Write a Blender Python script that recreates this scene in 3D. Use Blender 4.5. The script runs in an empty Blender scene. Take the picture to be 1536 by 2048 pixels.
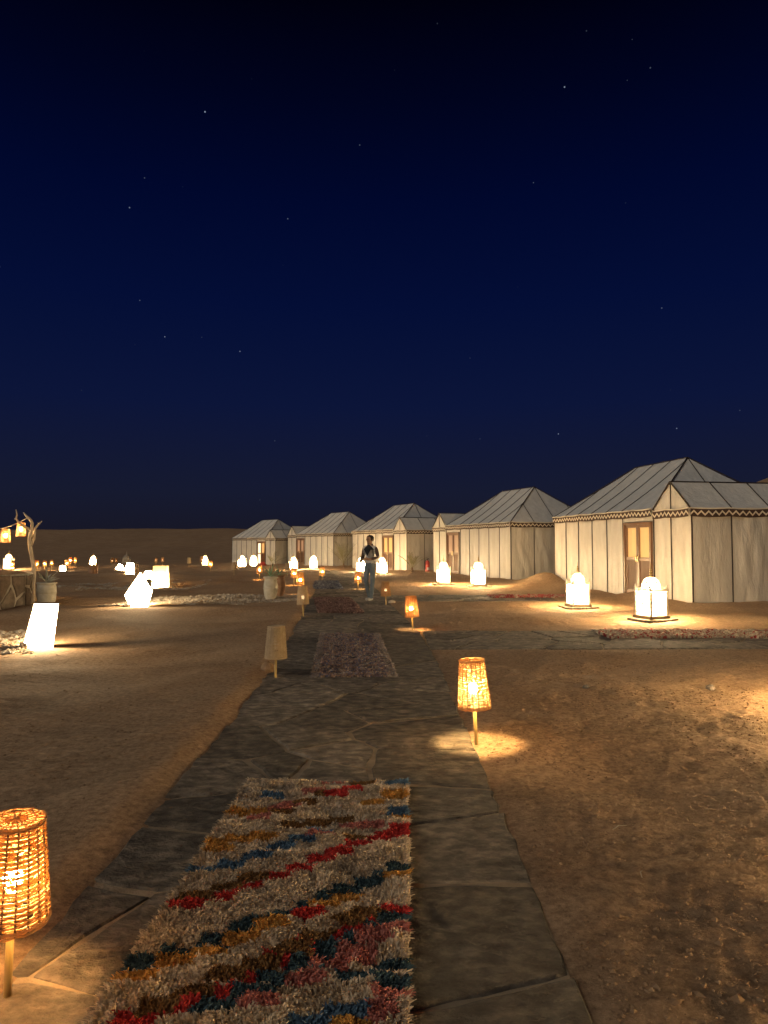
import bpy, math, random
import numpy as np
from mathutils import Vector, Matrix
random.seed(7); rng = np.random.default_rng(7)
S = bpy.context.scene
COL = S.collection
R = math.radians
PI = math.pi

# ------------------------------------------------------------------ camera, sky, moon, exposure
EYE = 1.5; FPX = 1420.0; PITCH = math.atan(64 / FPX)
cam_d = bpy.data.cameras.new("camera")
cam = bpy.data.objects.new("camera", cam_d); COL.objects.link(cam)
cam.location = (0, 0, EYE); cam.rotation_euler = (PI / 2 + PITCH, 0, 0)
cam_d.sensor_fit = 'VERTICAL'; cam_d.sensor_height = 36; cam_d.lens = 36 * FPX / 2048
cam_d.clip_start = 0.05; cam_d.clip_end = 3000
S.camera = cam

W = bpy.data.worlds.new("World"); S.world = W; W.use_nodes = True
wt = W.node_tree; wt.nodes.clear()
def wn(t): return wt.nodes.new(t)
geo = wn('ShaderNodeNewGeometry'); sep = wn('ShaderNodeSeparateXYZ')
tcw = wn('ShaderNodeTexCoord')
wt.links.new(tcw.outputs['Generated'], sep.inputs[0])
ramp = wn('ShaderNodeValToRGB'); wt.links.new(sep.outputs['Z'], ramp.inputs[0])
def lin(c): return tuple(((x / 255) / 12.92 if x / 255 <= .04045 else (((x / 255) + .055) / 1.055) ** 2.4) for x in c) + (1,)
stops = [(0.0, (24, 23, 34)), (0.07, (22, 26, 47)), (0.19, (12, 21, 56)), (0.32, (4, 14, 53)), (0.44, (1, 8, 44)), (0.54, (1, 4, 29)), (0.62, (1, 1, 13)), (1.0, (0, 0, 8))]
el = ramp.color_ramp.elements
el[0].position = stops[0][0]; el[0].color = lin(stops[0][1])
el[1].position = stops[-1][0]; el[1].color = lin(stops[-1][1])
for p_, c_ in stops[1:-1]:
    e_ = el.new(p_); e_.color = lin(c_)
vor = wn('ShaderNodeTexVoronoi'); vor.inputs['Scale'].default_value = 42
wt.links.new(tcw.outputs['Generated'], vor.inputs['Vector'])
mr = wn('ShaderNodeMapRange'); mr.inputs['From Min'].default_value = 0.045; mr.inputs['From Max'].default_value = 0.02
wt.links.new(vor.outputs['Distance'], mr.inputs['Value'])
sc_ = wn('ShaderNodeSeparateColor'); wt.links.new(vor.outputs['Color'], sc_.inputs[0])
pw = wn('ShaderNodeMath'); pw.operation = 'POWER'; pw.inputs[1].default_value = 5.0
wt.links.new(sc_.outputs[0], pw.inputs[0])
ml = wn('ShaderNodeMath'); ml.operation = 'MULTIPLY'
wt.links.new(mr.outputs[0], ml.inputs[0]); wt.links.new(pw.outputs[0], ml.inputs[1])
ml2 = wn('ShaderNodeMath'); ml2.operation = 'MULTIPLY'; ml2.inputs[1].default_value = 0.13
wt.links.new(ml.outputs[0], ml2.inputs[0])
bg1 = wn('ShaderNodeBackground'); bg2 = wn('ShaderNodeBackground'); addw = wn('ShaderNodeAddShader'); wout = wn('ShaderNodeOutputWorld')
wt.links.new(ramp.outputs[0], bg1.inputs[0]); bg1.inputs[1].default_value = 0.30
bg2.inputs[0].default_value = (0.62, 0.75, 1, 1); wt.links.new(ml2.outputs[0], bg2.inputs[1])
wt.links.new(bg1.outputs[0], addw.inputs[0]); wt.links.new(bg2.outputs[0], addw.inputs[1]); wt.links.new(addw.outputs[0], wout.inputs[0])

moon_d = bpy.data.lights.new("moon", 'SUN'); moon_d.energy = 0.28; moon_d.angle = R(45); moon_d.color = (1.0, 0.93, 0.82)
moon = bpy.data.objects.new("moon", moon_d); COL.objects.link(moon)
moon.rotation_euler = Vector((0.66, 0.52, -0.50)).to_track_quat('-Z', 'Y').to_euler()

S.view_settings.view_transform = 'Standard'; S.view_settings.look = 'None'
S.view_settings.exposure = 1.75; S.view_settings.gamma = 1.0; S.view_settings.use_curve_mapping = False
S.cycles.use_denoising = True
try: S.cycles.denoiser = 'OPENIMAGEDENOISE'
except Exception: pass
S.cycles.max_bounces = 6; S.cycles.diffuse_bounces = 3; S.cycles.glossy_bounces = 2; S.cycles.transmission_bounces = 4
S.cycles.sample_clamp_indirect = 4.0; S.cycles.caustics_reflective = False; S.cycles.caustics_refractive = False

# ------------------------------------------------------------------ helpers
def link(o, parent=None):
    COL.objects.link(o)
    if parent is not None: o.parent = parent
    return o
class MB:
    def __init__(s): s.v = []; s.f = []; s.mi = []
    def add(s, vs, fs, mi=0):
        b = len(s.v); s.v += [tuple(p) for p in vs]
        for f in fs: s.f.append(tuple(b + i for i in f)); s.mi.append(mi)
        return s
    def box(s, c, d, M=None, mi=0):
        x, y, z = (k / 2 for k in d); c = Vector(c)
        P = [Vector((sx * x, sy * y, sz * z)) for sz in (-1, 1) for sy in (-1, 1) for sx in (-1, 1)]
        if M is not None: P = [M @ p for p in P]
        P = [p + c for p in P]
        return s.add(P, [(0, 2, 3, 1), (4, 5, 7, 6), (0, 1, 5, 4), (2, 6, 7, 3), (0, 4, 6, 2), (1, 3, 7, 5)], mi)
    def tube(s, pts, rad, n=6, cap=True, mi=0, closed=False):
        pts = [Vector(p) for p in pts]; m = len(pts)
        if not hasattr(rad, '__len__'): rad = [rad] * m
        rings = []; prev = None
        for i, p in enumerate(pts):
            if closed: t = pts[(i + 1) % m] - pts[i - 1]
            else: t = pts[min(i + 1, m - 1)] - pts[max(i - 1, 0)]
            if t.length < 1e-9: t = Vector((0, 0, 1))
            t.normalize()
            if prev is None:
                a = t.cross(Vector((0, 0, 1)))
                if a.length < .05: a = t.cross(Vector((1, 0, 0)))
            else: a = prev - t * prev.dot(t)
            a.normalize(); prev = a; b = t.cross(a)
            rings.append([p + (a * math.cos(2 * PI * k / n) + b * math.sin(2 * PI * k / n)) * rad[i] for k in range(n)])
        vs = [q for r in rings for q in r]; fs = []
        for i in range(m if closed else m - 1):
            j = (i + 1) % m
            for k in range(n):
                fs.append((i * n + k, i * n + (k + 1) % n, j * n + (k + 1) % n, j * n + k))
        if cap and not closed: fs += [tuple(range(n))[::-1], tuple((m - 1) * n + k for k in range(n))]
        return s.add(vs, fs, mi)
    def lathe(s, prof, n=20, c=(0, 0, 0), mi=0, cap=True, skip=None):
        vs = []; fs = []
        for r, z in prof:
            for k in range(n):
                a = 2 * PI * k / n; vs.append((c[0] + r * math.cos(a), c[1] + r * math.sin(a), c[2] + z))
        m = len(prof)
        for i in range(m - 1):
            for k in range(n):
                if skip and skip(i, k): continue
                fs.append((i * n + k, i * n + (k + 1) % n, (i + 1) * n + (k + 1) % n, (i + 1) * n + k))
        if cap: fs += [tuple(range(n))[::-1], tuple((m - 1) * n + k for k in range(n))]
        return s.add(vs, fs, mi)
    def grid(s, fn, nu, nv, mi=0):
        vs = [fn(i / nu, j / nv) for j in range(nv + 1) for i in range(nu + 1)]
        fs = [(j * (nu + 1) + i, j * (nu + 1) + i + 1, (j + 1) * (nu + 1) + i + 1, (j + 1) * (nu + 1) + i) for j in range(nv) for i in range(nu)]
        return s.add(vs, fs, mi)
    def mesh(s, name, mats, smooth=False):
        me = bpy.data.meshes.new(name); me.from_pydata(s.v, [], s.f)
        for m in (mats if isinstance(mats, (list, tuple)) else [mats]): me.materials.append(m)
        if any(s.mi): me.polygons.foreach_set('material_index', s.mi)
        if smooth: me.polygons.foreach_set('use_smooth', [True] * len(me.polygons))
        me.update(); return me
    def build(s, name, mats, parent=None, smooth=False):
        return link(bpy.data.objects.new(name, s.mesh(name, mats, smooth)), parent)
def inst(name, me, parent=None): return link(bpy.data.objects.new(name, me), parent)
def tag(o, label=None, cat=None, group=None, kind=None):
    if label: o['label'] = label
    if cat: o['category'] = cat
    if group: o['group'] = group
    if kind: o['kind'] = kind
    return o
def thing(name, label, cat, loc=(0, 0, 0), rz=0.0, group=None):
    o = bpy.data.objects.new(name, None); o.empty_display_size = .1; link(o)
    o.location = loc; o.rotation_euler = (0, 0, rz)
    return tag(o, label, cat, group)

def hsh(ix, iy, seed):
    h = (ix.astype(np.int64) * 374761393 + iy.astype(np.int64) * 668265263 + seed * 974711) & 0x7fffffff
    h = ((h ^ (h >> 13)) * 1274126177) & 0x7fffffff
    return (h ^ (h >> 16)) & 0xffff
def noise(x, y, seed=0):
    x = np.asarray(x, float); y = np.asarray(y, float)
    ix = np.floor(x); iy = np.floor(y); fx = x - ix; fy = y - iy
    u = fx * fx * fx * (fx * (fx * 6 - 15) + 10); v = fy * fy * fy * (fy * (fy * 6 - 15) + 10)
    def g(dx, dy):
        a = hsh(ix + dx, iy + dy, seed) / 65536.0 * 2 * PI
        return np.cos(a) * (fx - dx) + np.sin(a) * (fy - dy)
    return 1.5 * ((g(0, 0) * (1 - u) + g(1, 0) * u) * (1 - v) + (g(0, 1) * (1 - u) + g(1, 1) * u) * v)
def fbm(x, y, seed=0, o=3):
    r = 0; a = 1.0
    for k in range(o):
        r = r + a * noise(x * 2 ** k, y * 2 ** k, seed + k * 17); a *= .5
    return r
def sstep(a, b, x):
    t = np.clip((np.asarray(x, float) - a) / (b - a), 0, 1); return t * t * (3 - 2 * t)

# ------------------------------------------------------------------ materials
def mat(name, base=(.5, .5, .5), rough=.8, spec=.3, metal=0.0, emit=None, estr=0.0):
    m = bpy.data.materials.new(name); m.use_nodes = True
    b = m.node_tree.nodes['Principled BSDF']
    b.inputs['Base Color'].default_value = (*base, 1); b.inputs['Roughness'].default_value = rough
    b.inputs['Specular IOR Level'].default_value = spec; b.inputs['Metallic'].default_value = metal
    if emit: b.inputs['Emission Color'].default_value = (*emit, 1); b.inputs['Emission Strength'].default_value = estr
    return m
def nodes(m): return m.node_tree.nodes, m.node_tree.links, m.node_tree.nodes['Principled BSDF']
def vary(m, c1, c2, scale=4, detail=5, coord='Object', bump=0, bscale=30, bdist=.01, c3=None, stretch=None, bdetail=5, rough=None):
    """two/three colour noise + bump"""
    N, L, b = nodes(m)
    tc = N.new('ShaderNodeTexCoord'); src = tc.outputs[coord]
    if stretch:
        mp = N.new('ShaderNodeMapping'); mp.inputs['Scale'].default_value = stretch; L.new(src, mp.inputs[0]); src = mp.outputs[0]
    nz = N.new('ShaderNodeTexNoise'); nz.inputs['Scale'].default_value = scale; nz.inputs['Detail'].default_value = detail; nz.inputs['Roughness'].default_value = .62
    L.new(src, nz.inputs['Vector'])
    rp = N.new('ShaderNodeValToRGB'); L.new(nz.outputs[0], rp.inputs[0])
    rp.color_ramp.elements[0].position = .32; rp.color_ramp.elements[1].position = .68
    rp.color_ramp.elements[0].color = (*c1, 1); rp.color_ramp.elements[1].color = (*c2, 1)
    if c3: e = rp.color_ramp.elements.new(.5); e.color = (*c3, 1)
    L.new(rp.outputs[0], b.inputs['Base Color'])
    if bump:
        n2 = N.new('ShaderNodeTexNoise'); n2.inputs['Scale'].default_value = bscale; n2.inputs['Detail'].default_value = bdetail; n2.inputs['Roughness'].default_value = .65
        L.new(src, n2.inputs['Vector'])
        bp = N.new('ShaderNodeBump'); bp.inputs['Strength'].default_value = bump; bp.inputs['Distance'].default_value = bdist
        L.new(n2.outputs[0], bp.inputs['Height']); L.new(bp.outputs[0], b.inputs['Normal'])
    return m
def emis(name, col, s):
    m = bpy.data.materials.new(name); m.use_nodes = True; N = m.node_tree.nodes; N.clear()
    e = N.new('ShaderNodeEmission'); e.inputs[0].default_value = (*col, 1); e.inputs[1].default_value = s
    o = N.new('ShaderNodeOutputMaterial'); m.node_tree.links.new(e.outputs[0], o.inputs[0]); return m
def translucent(m, col, fac):
    N, L, b = nodes(m); o = [n for n in N if n.type == 'OUTPUT_MATERIAL'][0]
    t = N.new('ShaderNodeBsdfTranslucent'); t.inputs[0].default_value = (*col, 1)
    mx = N.new('ShaderNodeMixShader'); mx.inputs[0].default_value = fac
    L.new(b.outputs[0], mx.inputs[1]); L.new(t.outputs[0], mx.inputs[2]); L.new(mx.outputs[0], o.inputs[0]); return m

WARM = (1.0, .70, .36); WARMW = (1.0, .69, .34); AMBER = (1.0, .65, .27); ORANGE = (1.0, .42, .11)
M = {}
# sand
m = mat('sand', rough=.95, spec=.15); M['sand'] = m
N, L, b = nodes(m); tc = N.new('ShaderNodeTexCoord')
def nz_(scale, detail=6, rough=.6, vec=None):
    n = N.new('ShaderNodeTexNoise'); n.inputs['Scale'].default_value = scale; n.inputs['Detail'].default_value = detail; n.inputs['Roughness'].default_value = rough
    L.new(vec or tc.outputs['Object'], n.inputs['Vector']); return n
a1 = nz_(.55, 6); a2 = nz_(22, 9, .78)
r1 = N.new('ShaderNodeValToRGB'); L.new(a1.outputs[0], r1.inputs[0])
r1.color_ramp.elements[0].position = .35; r1.color_ramp.elements[1].position = .68
r1.color_ramp.elements[0].color = (.42, .265, .15, 1); r1.color_ramp.elements[1].color = (.52, .36, .22, 1)
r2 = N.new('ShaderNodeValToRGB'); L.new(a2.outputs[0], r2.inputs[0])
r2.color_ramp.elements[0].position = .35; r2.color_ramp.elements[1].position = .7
r2.color_ramp.elements[0].color = (.50, .45, .41, 1); r2.color_ramp.elements[1].color = (1.35, 1.3, 1.22, 1)  # sand grain tone, contrast raised to stand in for grazing light on clumps
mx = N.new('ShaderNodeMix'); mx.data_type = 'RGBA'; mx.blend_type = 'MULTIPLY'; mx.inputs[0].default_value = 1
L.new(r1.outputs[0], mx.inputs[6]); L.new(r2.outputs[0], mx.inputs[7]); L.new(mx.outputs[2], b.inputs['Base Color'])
b1 = nz_(60, 9, .75); b2 = nz_(9, 6, .6)
bp1 = N.new('ShaderNodeBump'); bp1.inputs['Strength'].default_value = 1.0; bp1.inputs['Distance'].default_value = .03; L.new(b1.outputs[0], bp1.inputs['Height'])
bp2 = N.new('ShaderNodeBump'); bp2.inputs['Strength'].default_value = .35; bp2.inputs['Distance'].default_value = .035; L.new(b2.outputs[0], bp2.inputs['Height'])
a3 = nz_(1.3, 4); mp3 = N.new('ShaderNodeMapRange'); mp3.inputs['From Min'].default_value = .35; mp3.inputs['From Max'].default_value = .65; mp3.inputs['To Min'].default_value = .25; mp3.inputs['To Max'].default_value = 1.0
L.new(a3.outputs[0], mp3.inputs['Value']); L.new(mp3.outputs[0], bp1.inputs['Strength'])
L.new(bp1.outputs[0], bp2.inputs['Normal']); L.new(bp2.outputs[0], b.inputs['Normal'])

def slate(name, k):
    m = mat(name, rough=.85, spec=.25)
    vary(m, (.065 * k, .050 * k, .035 * k), (.27 * k, .213 * k, .15 * k), 8, 12, bump=1.0, bscale=16, bdist=.05, c3=(.135 * k, .108 * k, .078 * k), stretch=(1, 1.5, 1), bdetail=10)
    return m
M['slate'] = [slate('slate_a', 1.25), slate('slate_b', 1.5), slate('slate_c', 1.05), slate('slate_d', 1.75)]
M['mortar'] = vary(mat('joint_sand', rough=.95, spec=.1), (.26, .19, .12), (.48, .36, .23), 5, 6, bump=.8, bscale=60, bdist=.01)
M['wallstone'] = [vary(mat('wall_stone_a', rough=.8), (.15, .115, .085), (.30, .23, .17), 6, 6, bump=.8, bscale=25, bdist=.02),
                  vary(mat('wall_stone_b', rough=.8), (.20, .16, .12), (.38, .31, .24), 6, 6, bump=.8, bscale=25, bdist=.02)]
M['wallmortar'] = vary(mat('wall_mortar', rough=.9), (.42, .37, .30), (.58, .52, .43), 9, 5, bump=.6, bscale=40, bdist=.01)
def cloth(name, c1, c2, rough, spec):
    m = mat(name, rough=rough, spec=spec)
    vary(m, c1, c2, 1.3, 6, bump=.6, bscale=2.0, bdist=.06, stretch=(3, 3, .8), bdetail=5); return m
M['canvas'] = cloth('canvas_wall', (.51, .47, .395), (.63, .585, .50), .36, .5)
M['roof'] = cloth('canvas_roof', (.60, .565, .50), (.72, .68, .61), .6, .3)  # same canvas as the walls, moonlight on the roof put into its colour
M['seam'] = mat('seam_dark', (.035, .024, .018), .7)
M['band'] = mat('valance_dark', (.06, .034, .022), .8)
M['zig'] = mat('zigzag_cream', (.66, .58, .45), .8)
M['doorwood'] = vary(mat('door_wood', rough=.36, spec=.4), (.14, .065, .03), (.21, .105, .052), 5, 6, stretch=(6, 6, .6))
M['doorpanel'] = vary(mat('door_lower_panel', rough=.5, spec=.2), (.10, .045, .022), (.16, .075, .04), 5, 6, stretch=(6, 6, .6))
M['curtain'] = mat('amber_curtain', (.55, .36, .16), .7, emit=(1, .53, .17), estr=.16)
M['curtain_dim'] = mat('pink_curtain', (.42, .28, .2), .7, emit=(1, .5, .25), estr=.05)
M['curtain_white'] = mat('white_curtain', (.7, .63, .5), .7, emit=(1, .78, .45), estr=.5)
M['brass'] = mat('brass', (.6, .42, .18), .3, .5, 1)
M['wicker'] = translucent(vary(mat('wicker', rough=.65, spec=.3), (.38, .23, .10), (.60, .42, .22), 22, 4), (.85, .55, .24), .45)
M['wicker_pale'] = translucent(vary(mat('wicker_pale', rough=.7, spec=.3), (.50, .36, .20), (.66, .50, .31), 22, 4), (.6, .4, .2), .15)
M['rib'] = mat('wicker_rib', (.24, .13, .055), .6)
M['rib_pale'] = mat('wicker_rib_pale', (.46, .33, .19), .6)
M['stake'] = vary(mat('stake', rough=.42, spec=.4), (.46, .30, .09), (.58, .41, .14), 8, 4, stretch=(4, 4, .5))
M['screw'] = mat('screw', (.05, .04, .03), .4, .5, 1)
M['bulb'] = {3: emis('bulb_bright', AMBER, 420), 2: emis('bulb_lit', (1, .57, .21), 200), 1: emis('bulb_dim', (1, .62, .3), 4), 0: mat('bulb_off', (.8, .78, .72), .2, .5)}
M['metal'] = translucent(vary(mat('white_filigree', rough=.5, spec=.4), (.70, .66, .58), (.80, .77, .70), 20, 3), (.85, .8, .7), .5)
M['trim'] = vary(mat('white_lantern_paint', rough=.5, spec=.4), (.62, .56, .46), (.74, .69, .6), 20, 3)
M['metal_off'] = mat('grey_filigree', (.33, .29, .25), .5, .4)
M['iron'] = mat('aged_iron', (.22, .17, .11), .45, .5, .7)
M['liner'] = emis('lantern_glow', WARMW, 105); M['liner_far'] = emis('lantern_glow_far', WARMW, 26)
M['liner_off'] = mat('lantern_glass_dark', (.18, .15, .13), .3, .5)
M['paper'] = emis('parchment_glow', (1.0, .76, .44), 24)
M['paper_t'] = translucent(vary(mat('parchment', rough=.7), (.6, .48, .3), (.72, .6, .4), 9, 4), (.8, .6, .33), .6)
M['paper_edge'] = mat('parchment_edge', (.35, .24, .14), .7)
M['clay'] = vary(mat('pale_clay', rough=.85), (.40, .36, .27), (.56, .51, .41), 7, 6, bump=.5, bscale=30, bdist=.008)
M['terracotta'] = vary(mat('terracotta', rough=.85), (.28, .15, .085), (.40, .24, .14), 7, 6, bump=.5, bscale=30, bdist=.008)
M['agave'] = vary(mat('agave_leaf', rough=.5, spec=.4), (.16, .26, .13), (.34, .44, .26), 5, 3)
M['palm'] = translucent(vary(mat('palm_leaf', rough=.55, spec=.35), (.14, .13, .05), (.26, .23, .10), 5, 3), (.25, .26, .08), .2)
M['palmtrunk'] = mat('palm_trunk', (.13, .08, .045), .9)
M['drift'] = vary(mat('driftwood', rough=.8), (.40, .31, .21), (.58, .48, .35), 8, 6, bump=.7, bscale=18, bdist=.02, stretch=(4, 4, 1))
M['rope'] = mat('rope', (.45, .36, .24), .9)
M['red'] = vary(mat('red_paint', rough=.35, spec=.5), (.42, .045, .03), (.5, .07, .05), 6, 2)
M['black'] = mat('black_rubber', (.02, .02, .02), .6)
M['white'] = mat('white_label', (.75, .73, .7), .6)
M['rock'] = vary(mat('rock', rough=.85), (.12, .10, .08), (.28, .23, .18), 7, 6, bump=.8, bscale=14, bdist=.03)
M['pebble'] = vary(mat('pebble', rough=.9), (.30, .22, .14), (.56, .47, .36), 2.5, 3)
M['clod'] = vary(mat('sand_clod', rough=.95, spec=.1), (.22, .13, .07), (.36, .235, .135), 9, 4)

# ------------------------------------------------------------------ ground shape
def path_c(y): return np.interp(y, [-10, 3, 6, 9, 12, 15, 18, 22, 28, 34, 45], [-.32, -.32, -.31, -.35, -.47, -.68, -.90, -1.15, -1.60, -2.1, -3.2])
def path_hw(y): return np.interp(y, [-10, 6, 12, 18, 28, 45], [.875, .90, .99, .95, .92, .92])
PATH_END = 42.0
CROSS = [(.3, 14.5, 11.15, .012, .98), (-.4, 4.6, 19.6, .03, 1.05)]     # x0, x1, y at x=0, slope, half width
def path_sd(x, y):
    sd = np.maximum(np.abs(x - path_c(y)) - path_hw(y), y - PATH_END)
    for x0, x1, yc, sl, hw in CROSS:
        sd = np.minimum(sd, np.maximum(np.abs(y - yc - sl * x) - hw, np.maximum(x0 - x, x - x1)))
    return sd
TENTS = [  # kind, x, y, angle, z
    ('f', -3.588, 50.586, .546, -.124), ('n', -10.117, 60.843, .667, -.344), ('n', .578, 40.903, .429, -.052),
    ('f', 5.250, 29.405, .340, .014), ('n', 7.279, 19.132, .185, .054)]
TL, TW, TE, TR, TI, TAW, TAE, TAR = 6.38, 4.38, 2.42, 4.035, 1.72, 1.655, 2.36, 3.05
def hb(x, y):
    return np.interp(y, [0, 30, 40, 50, 61, 90], [0, 0, -.05, -.12, -.34, -.34])
def terr(x, y):
    x = np.asarray(x, float); y = np.asarray(y, float)
    h = hb(x, y) + 0 * x
    rr = np.sqrt(x * x + y * y)
    left = sstep(.3, -.8, x - path_c(y))
    sd = path_sd(x, y) + .035 * fbm(x / .35, y / .35, 5, 2) + .03 * noise(x / 1.1, y / 1.1, 9)
    near = 1 - sstep(60, 120, rr)
    big = .055 * fbm(x / 2.6, y / 2.6, 1, 3) + .06 * noise(x / 7, y / 7, 3) * sstep(10, 20, y)
    tr = (.007 * fbm(x / .34, y / .30, 21, 3) + .010 * fbm(x / .085, y / .08, 31, 2)) * (1 - .7 * left)
    rip = .003 * np.sin((y * 1.0 + x * .35) * 2 * PI / .17 + 3.0 * noise(x / .7, y / .7, 41)) * left * sstep(-.2, .5, noise(x / 2.2, y / 2.2, 43) + .25)
    # heel prints in trampled sand
    cx, cy = np.floor(x / .46), np.floor(y / .46)
    jx = (hsh(cx, cy, 71) / 65536.0 - .5) * .24; jy = (hsh(cx, cy, 73) / 65536.0 - .5) * .24
    keep = (hsh(cx, cy, 75) / 65536.0) < .42
    d2 = ((x - (cx + .5) * .46 - jx) / .075) ** 2 + ((y - (cy + .5) * .46 - jy) / .12) ** 2
    foot = (1 - .6 * left) * keep * (-.011 * np.exp(-d2) + .004 * np.exp(-(np.sqrt(d2) - 1.5) ** 2 * 5))
    bank = .025 + .03 * left
    lip = bank * sstep(-.04, .26, sd) * (1 - .6 * sstep(.3, 1.6, sd))
    out = sstep(-.07, .06, sd)
    calm = sstep(.12, .45, sd)
    h = h + near * out * (.045 + lip + big * sstep(0, 1.2, sd) + (tr + rip + foot) * (.25 + .75 * calm)) - .045 * (1 - sstep(60, 120, rr))
    # low banks of blown sand across the left half and beside the tents
    for yc, sl, amp, x0, x1, w in ((15.6, -.10, .10, -9, -2.2, .45), (22.5, -.06, .15, -14, -2.6, .6), (26.5, .10, .17, -15, -3.2, .55), (31, -.05, .20, -17, -3.6, .7), (37, .06, .24, -22, -4, .8), (45, .0, .3, -30, -6, 1.0), (24.5, -.2, .18, 1.2, 6, .7), (34.0, -.1, .2, -1.0, 3.5, .8), (46, -.1, .2, -6, -1.5, 1.0)):
        yy = y - (yc + sl * x + .8 * noise(x / 3.1, y / 9, int(yc * 7)))
        h = h + amp * np.exp(-(yy / w) ** 2) * sstep(x0, x0 + 1.5, x) * sstep(x1, x1 - 1.5, x) * (.55 + .7 * noise(x / 2.2, yc, 90)) * sstep(.1, 1.0, sd)
    for kd, tx, ty, a, z in TENTS:
        dx, dy = x - tx, y - ty
        v = dx * math.cos(a) + dy * math.sin(a); u = -dx * math.sin(a) + dy * math.cos(a)
        m_ = sstep(-3.0, -1.0, u) * sstep(TL + 3.0, TL + 1.0, u)
        h = h + m_ * .12 * np.exp(-((v + .2) / .55) ** 2) * (.5 + .8 * noise(u / 1.3, v / 3, int(ty))) * sstep(.0, .6, sd)
        h = h + .10 * np.exp(-((u + 2.0) / .7) ** 2) * sstep(-1, .5, v) * sstep(6, 4, v)
    h = h + .42 * np.exp(-((x - 5.75) / .75) ** 2 - ((y - 25.6) / 1.3) ** 2)
    # dunes on the skyline
    far = sstep(110, 240, y) * (6.2 + 1.0 * noise(x / 130, y / 160, 51) + .25 * noise(x / 34, y / 40, 52))
    rd = 7.6 * sstep(13, 33, x - .12 * (y - 48)) * np.exp(-((y - 56) / 15) ** 2)
    return h + far + rd + (1 - near) * .4 * noise(x / 12, y / 12, 55)
def tz(x, y): return float(terr(np.array([x]), np.array([y]))[0])
def G(px, py, z=None):
    """ground point under a picture coordinate"""
    c, s = math.cos(PITCH), math.sin(PITCH); dx = (px - 768) / FPX; dz = -(py - 1024) / FPX
    Y = c - dz * s; Z = s + dz * c; zz = 0.0
    for _ in range(4):
        t = (zz - EYE) / Z; zz = float(hb(dx * t, Y * t)) if z is None else z
    return dx * t, Y * t

def axis_pts(stops):
    out = [stops[0][0]]
    for (a, da), (b_, db) in zip(stops[:-1], stops[1:]):
        x = a
        while True:
            st = da + (db - da) * (x - a) / (b_ - a); x += st
            if x >= b_ - st * .4: break
            out.append(x)
        out.append(b_)
    return np.array(out)
xs = axis_pts([(0, .032), (3, .032), (8, .09), (20, .26), (60, 1.6), (200, 12), (900, 60)]); xs = np.concatenate([-xs[:0:-1], xs])
ys = axis_pts([(-40, 6), (-4, .5), (1.6, .06), (2.0, .026), (6, .032), (12, .06), (30, .2), (70, .8), (260, 8), (900, 60)])
X, Y = np.meshgrid(xs, ys); Z = terr(X, Y)
nx, ny = len(xs), len(ys)
me = bpy.data.meshes.new('ground')
vv = np.stack([X.ravel(), Y.ravel(), Z.ravel()], 1)
me.vertices.add(nx * ny); me.vertices.foreach_set('co', vv.ravel())
idx = np.arange(nx * ny).reshape(ny, nx)
q = np.stack([idx[:-1, :-1], idx[:-1, 1:], idx[1:, 1:], idx[1:, :-1]], -1).reshape(-1, 4)
me.loops.add(q.size); me.loops.foreach_set('vertex_index', q.ravel())
me.polygons.add(len(q)); me.polygons.foreach_set('loop_start', np.arange(0, q.size, 4)); me.polygons.foreach_set('loop_total', np.full(len(q), 4))
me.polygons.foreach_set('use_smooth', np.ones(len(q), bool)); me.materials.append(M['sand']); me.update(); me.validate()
ground = inst('ground', me); tag(ground, kind='structure')

# ------------------------------------------------------------------ flagstone paths
def voronoi(pts, box):
    cells = []
    P = np.array(pts)
    for i, p in enumerate(P):
        poly = [(box[0], box[2]), (box[1], box[2]), (box[1], box[3]), (box[0], box[3])]
        d = np.hypot(P[:, 0] - p[0], P[:, 1] - p[1]); near = np.argsort(d)[1:22]
        for j in near:
            mx_, my_ = (P[j] + p) / 2; nx_, ny_ = P[j] - p; new = []
            for k in range(len(poly)):
                a_, b_ = poly[k], poly[(k + 1) % len(poly)]
                da = (a_[0] - mx_) * nx_ + (a_[1] - my_) * ny_; db = (b_[0] - mx_) * nx_ + (b_[1] - my_) * ny_
                if da <= 0: new.append(a_)
                if da * db < 0:
                    t = da / (da - db); new.append((a_[0] + (b_[0] - a_[0]) * t, a_[1] + (b_[1] - a_[1]) * t))
            poly = new
            if len(poly) < 3: break
        if len(poly) >= 3: cells.append(poly)
    return cells
def shrink(poly, g):
    n = len(poly); out = []
    area = sum(poly[i][0] * poly[(i + 1) % n][1] - poly[(i + 1) % n][0] * poly[i][1] for i in range(n)) / 2
    if abs(area) < .012: return None
    cx = sum(p[0] for p in poly) / n; cy = sum(p[1] for p in poly) / n
    pl = list(poly)
    for i in range(n):
        a_, b_ = poly[i], poly[(i + 1) % n]
        ex, ey = b_[0] - a_[0], b_[1] - a_[1]; l = math.hypot(ex, ey)
        if l < 1e-6: continue
        nx_, ny_ = -ey / l, ex / l
        if (cx - a_[0]) * nx_ + (cy - a_[1]) * ny_ < 0: nx_, ny_ = -nx_, -ny_
        new = []
        for k in range(len(pl)):
            p, q_ = pl[k], pl[(k + 1) % len(pl)]
            dp = (p[0] - a_[0]) * nx_ + (p[1] - a_[1]) * ny_ - g; dq = (q_[0] - a_[0]) * nx_ + (q_[1] - a_[1]) * ny_ - g
            if dp >= 0: new.append(p)
            if dp * dq < 0:
                t = dp / (dp - dq); new.append((p[0] + (q_[0] - p[0]) * t, p[1] + (q_[1] - p[1]) * t))
        pl = new
        if len(pl) < 3: return None
    return pl
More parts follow.
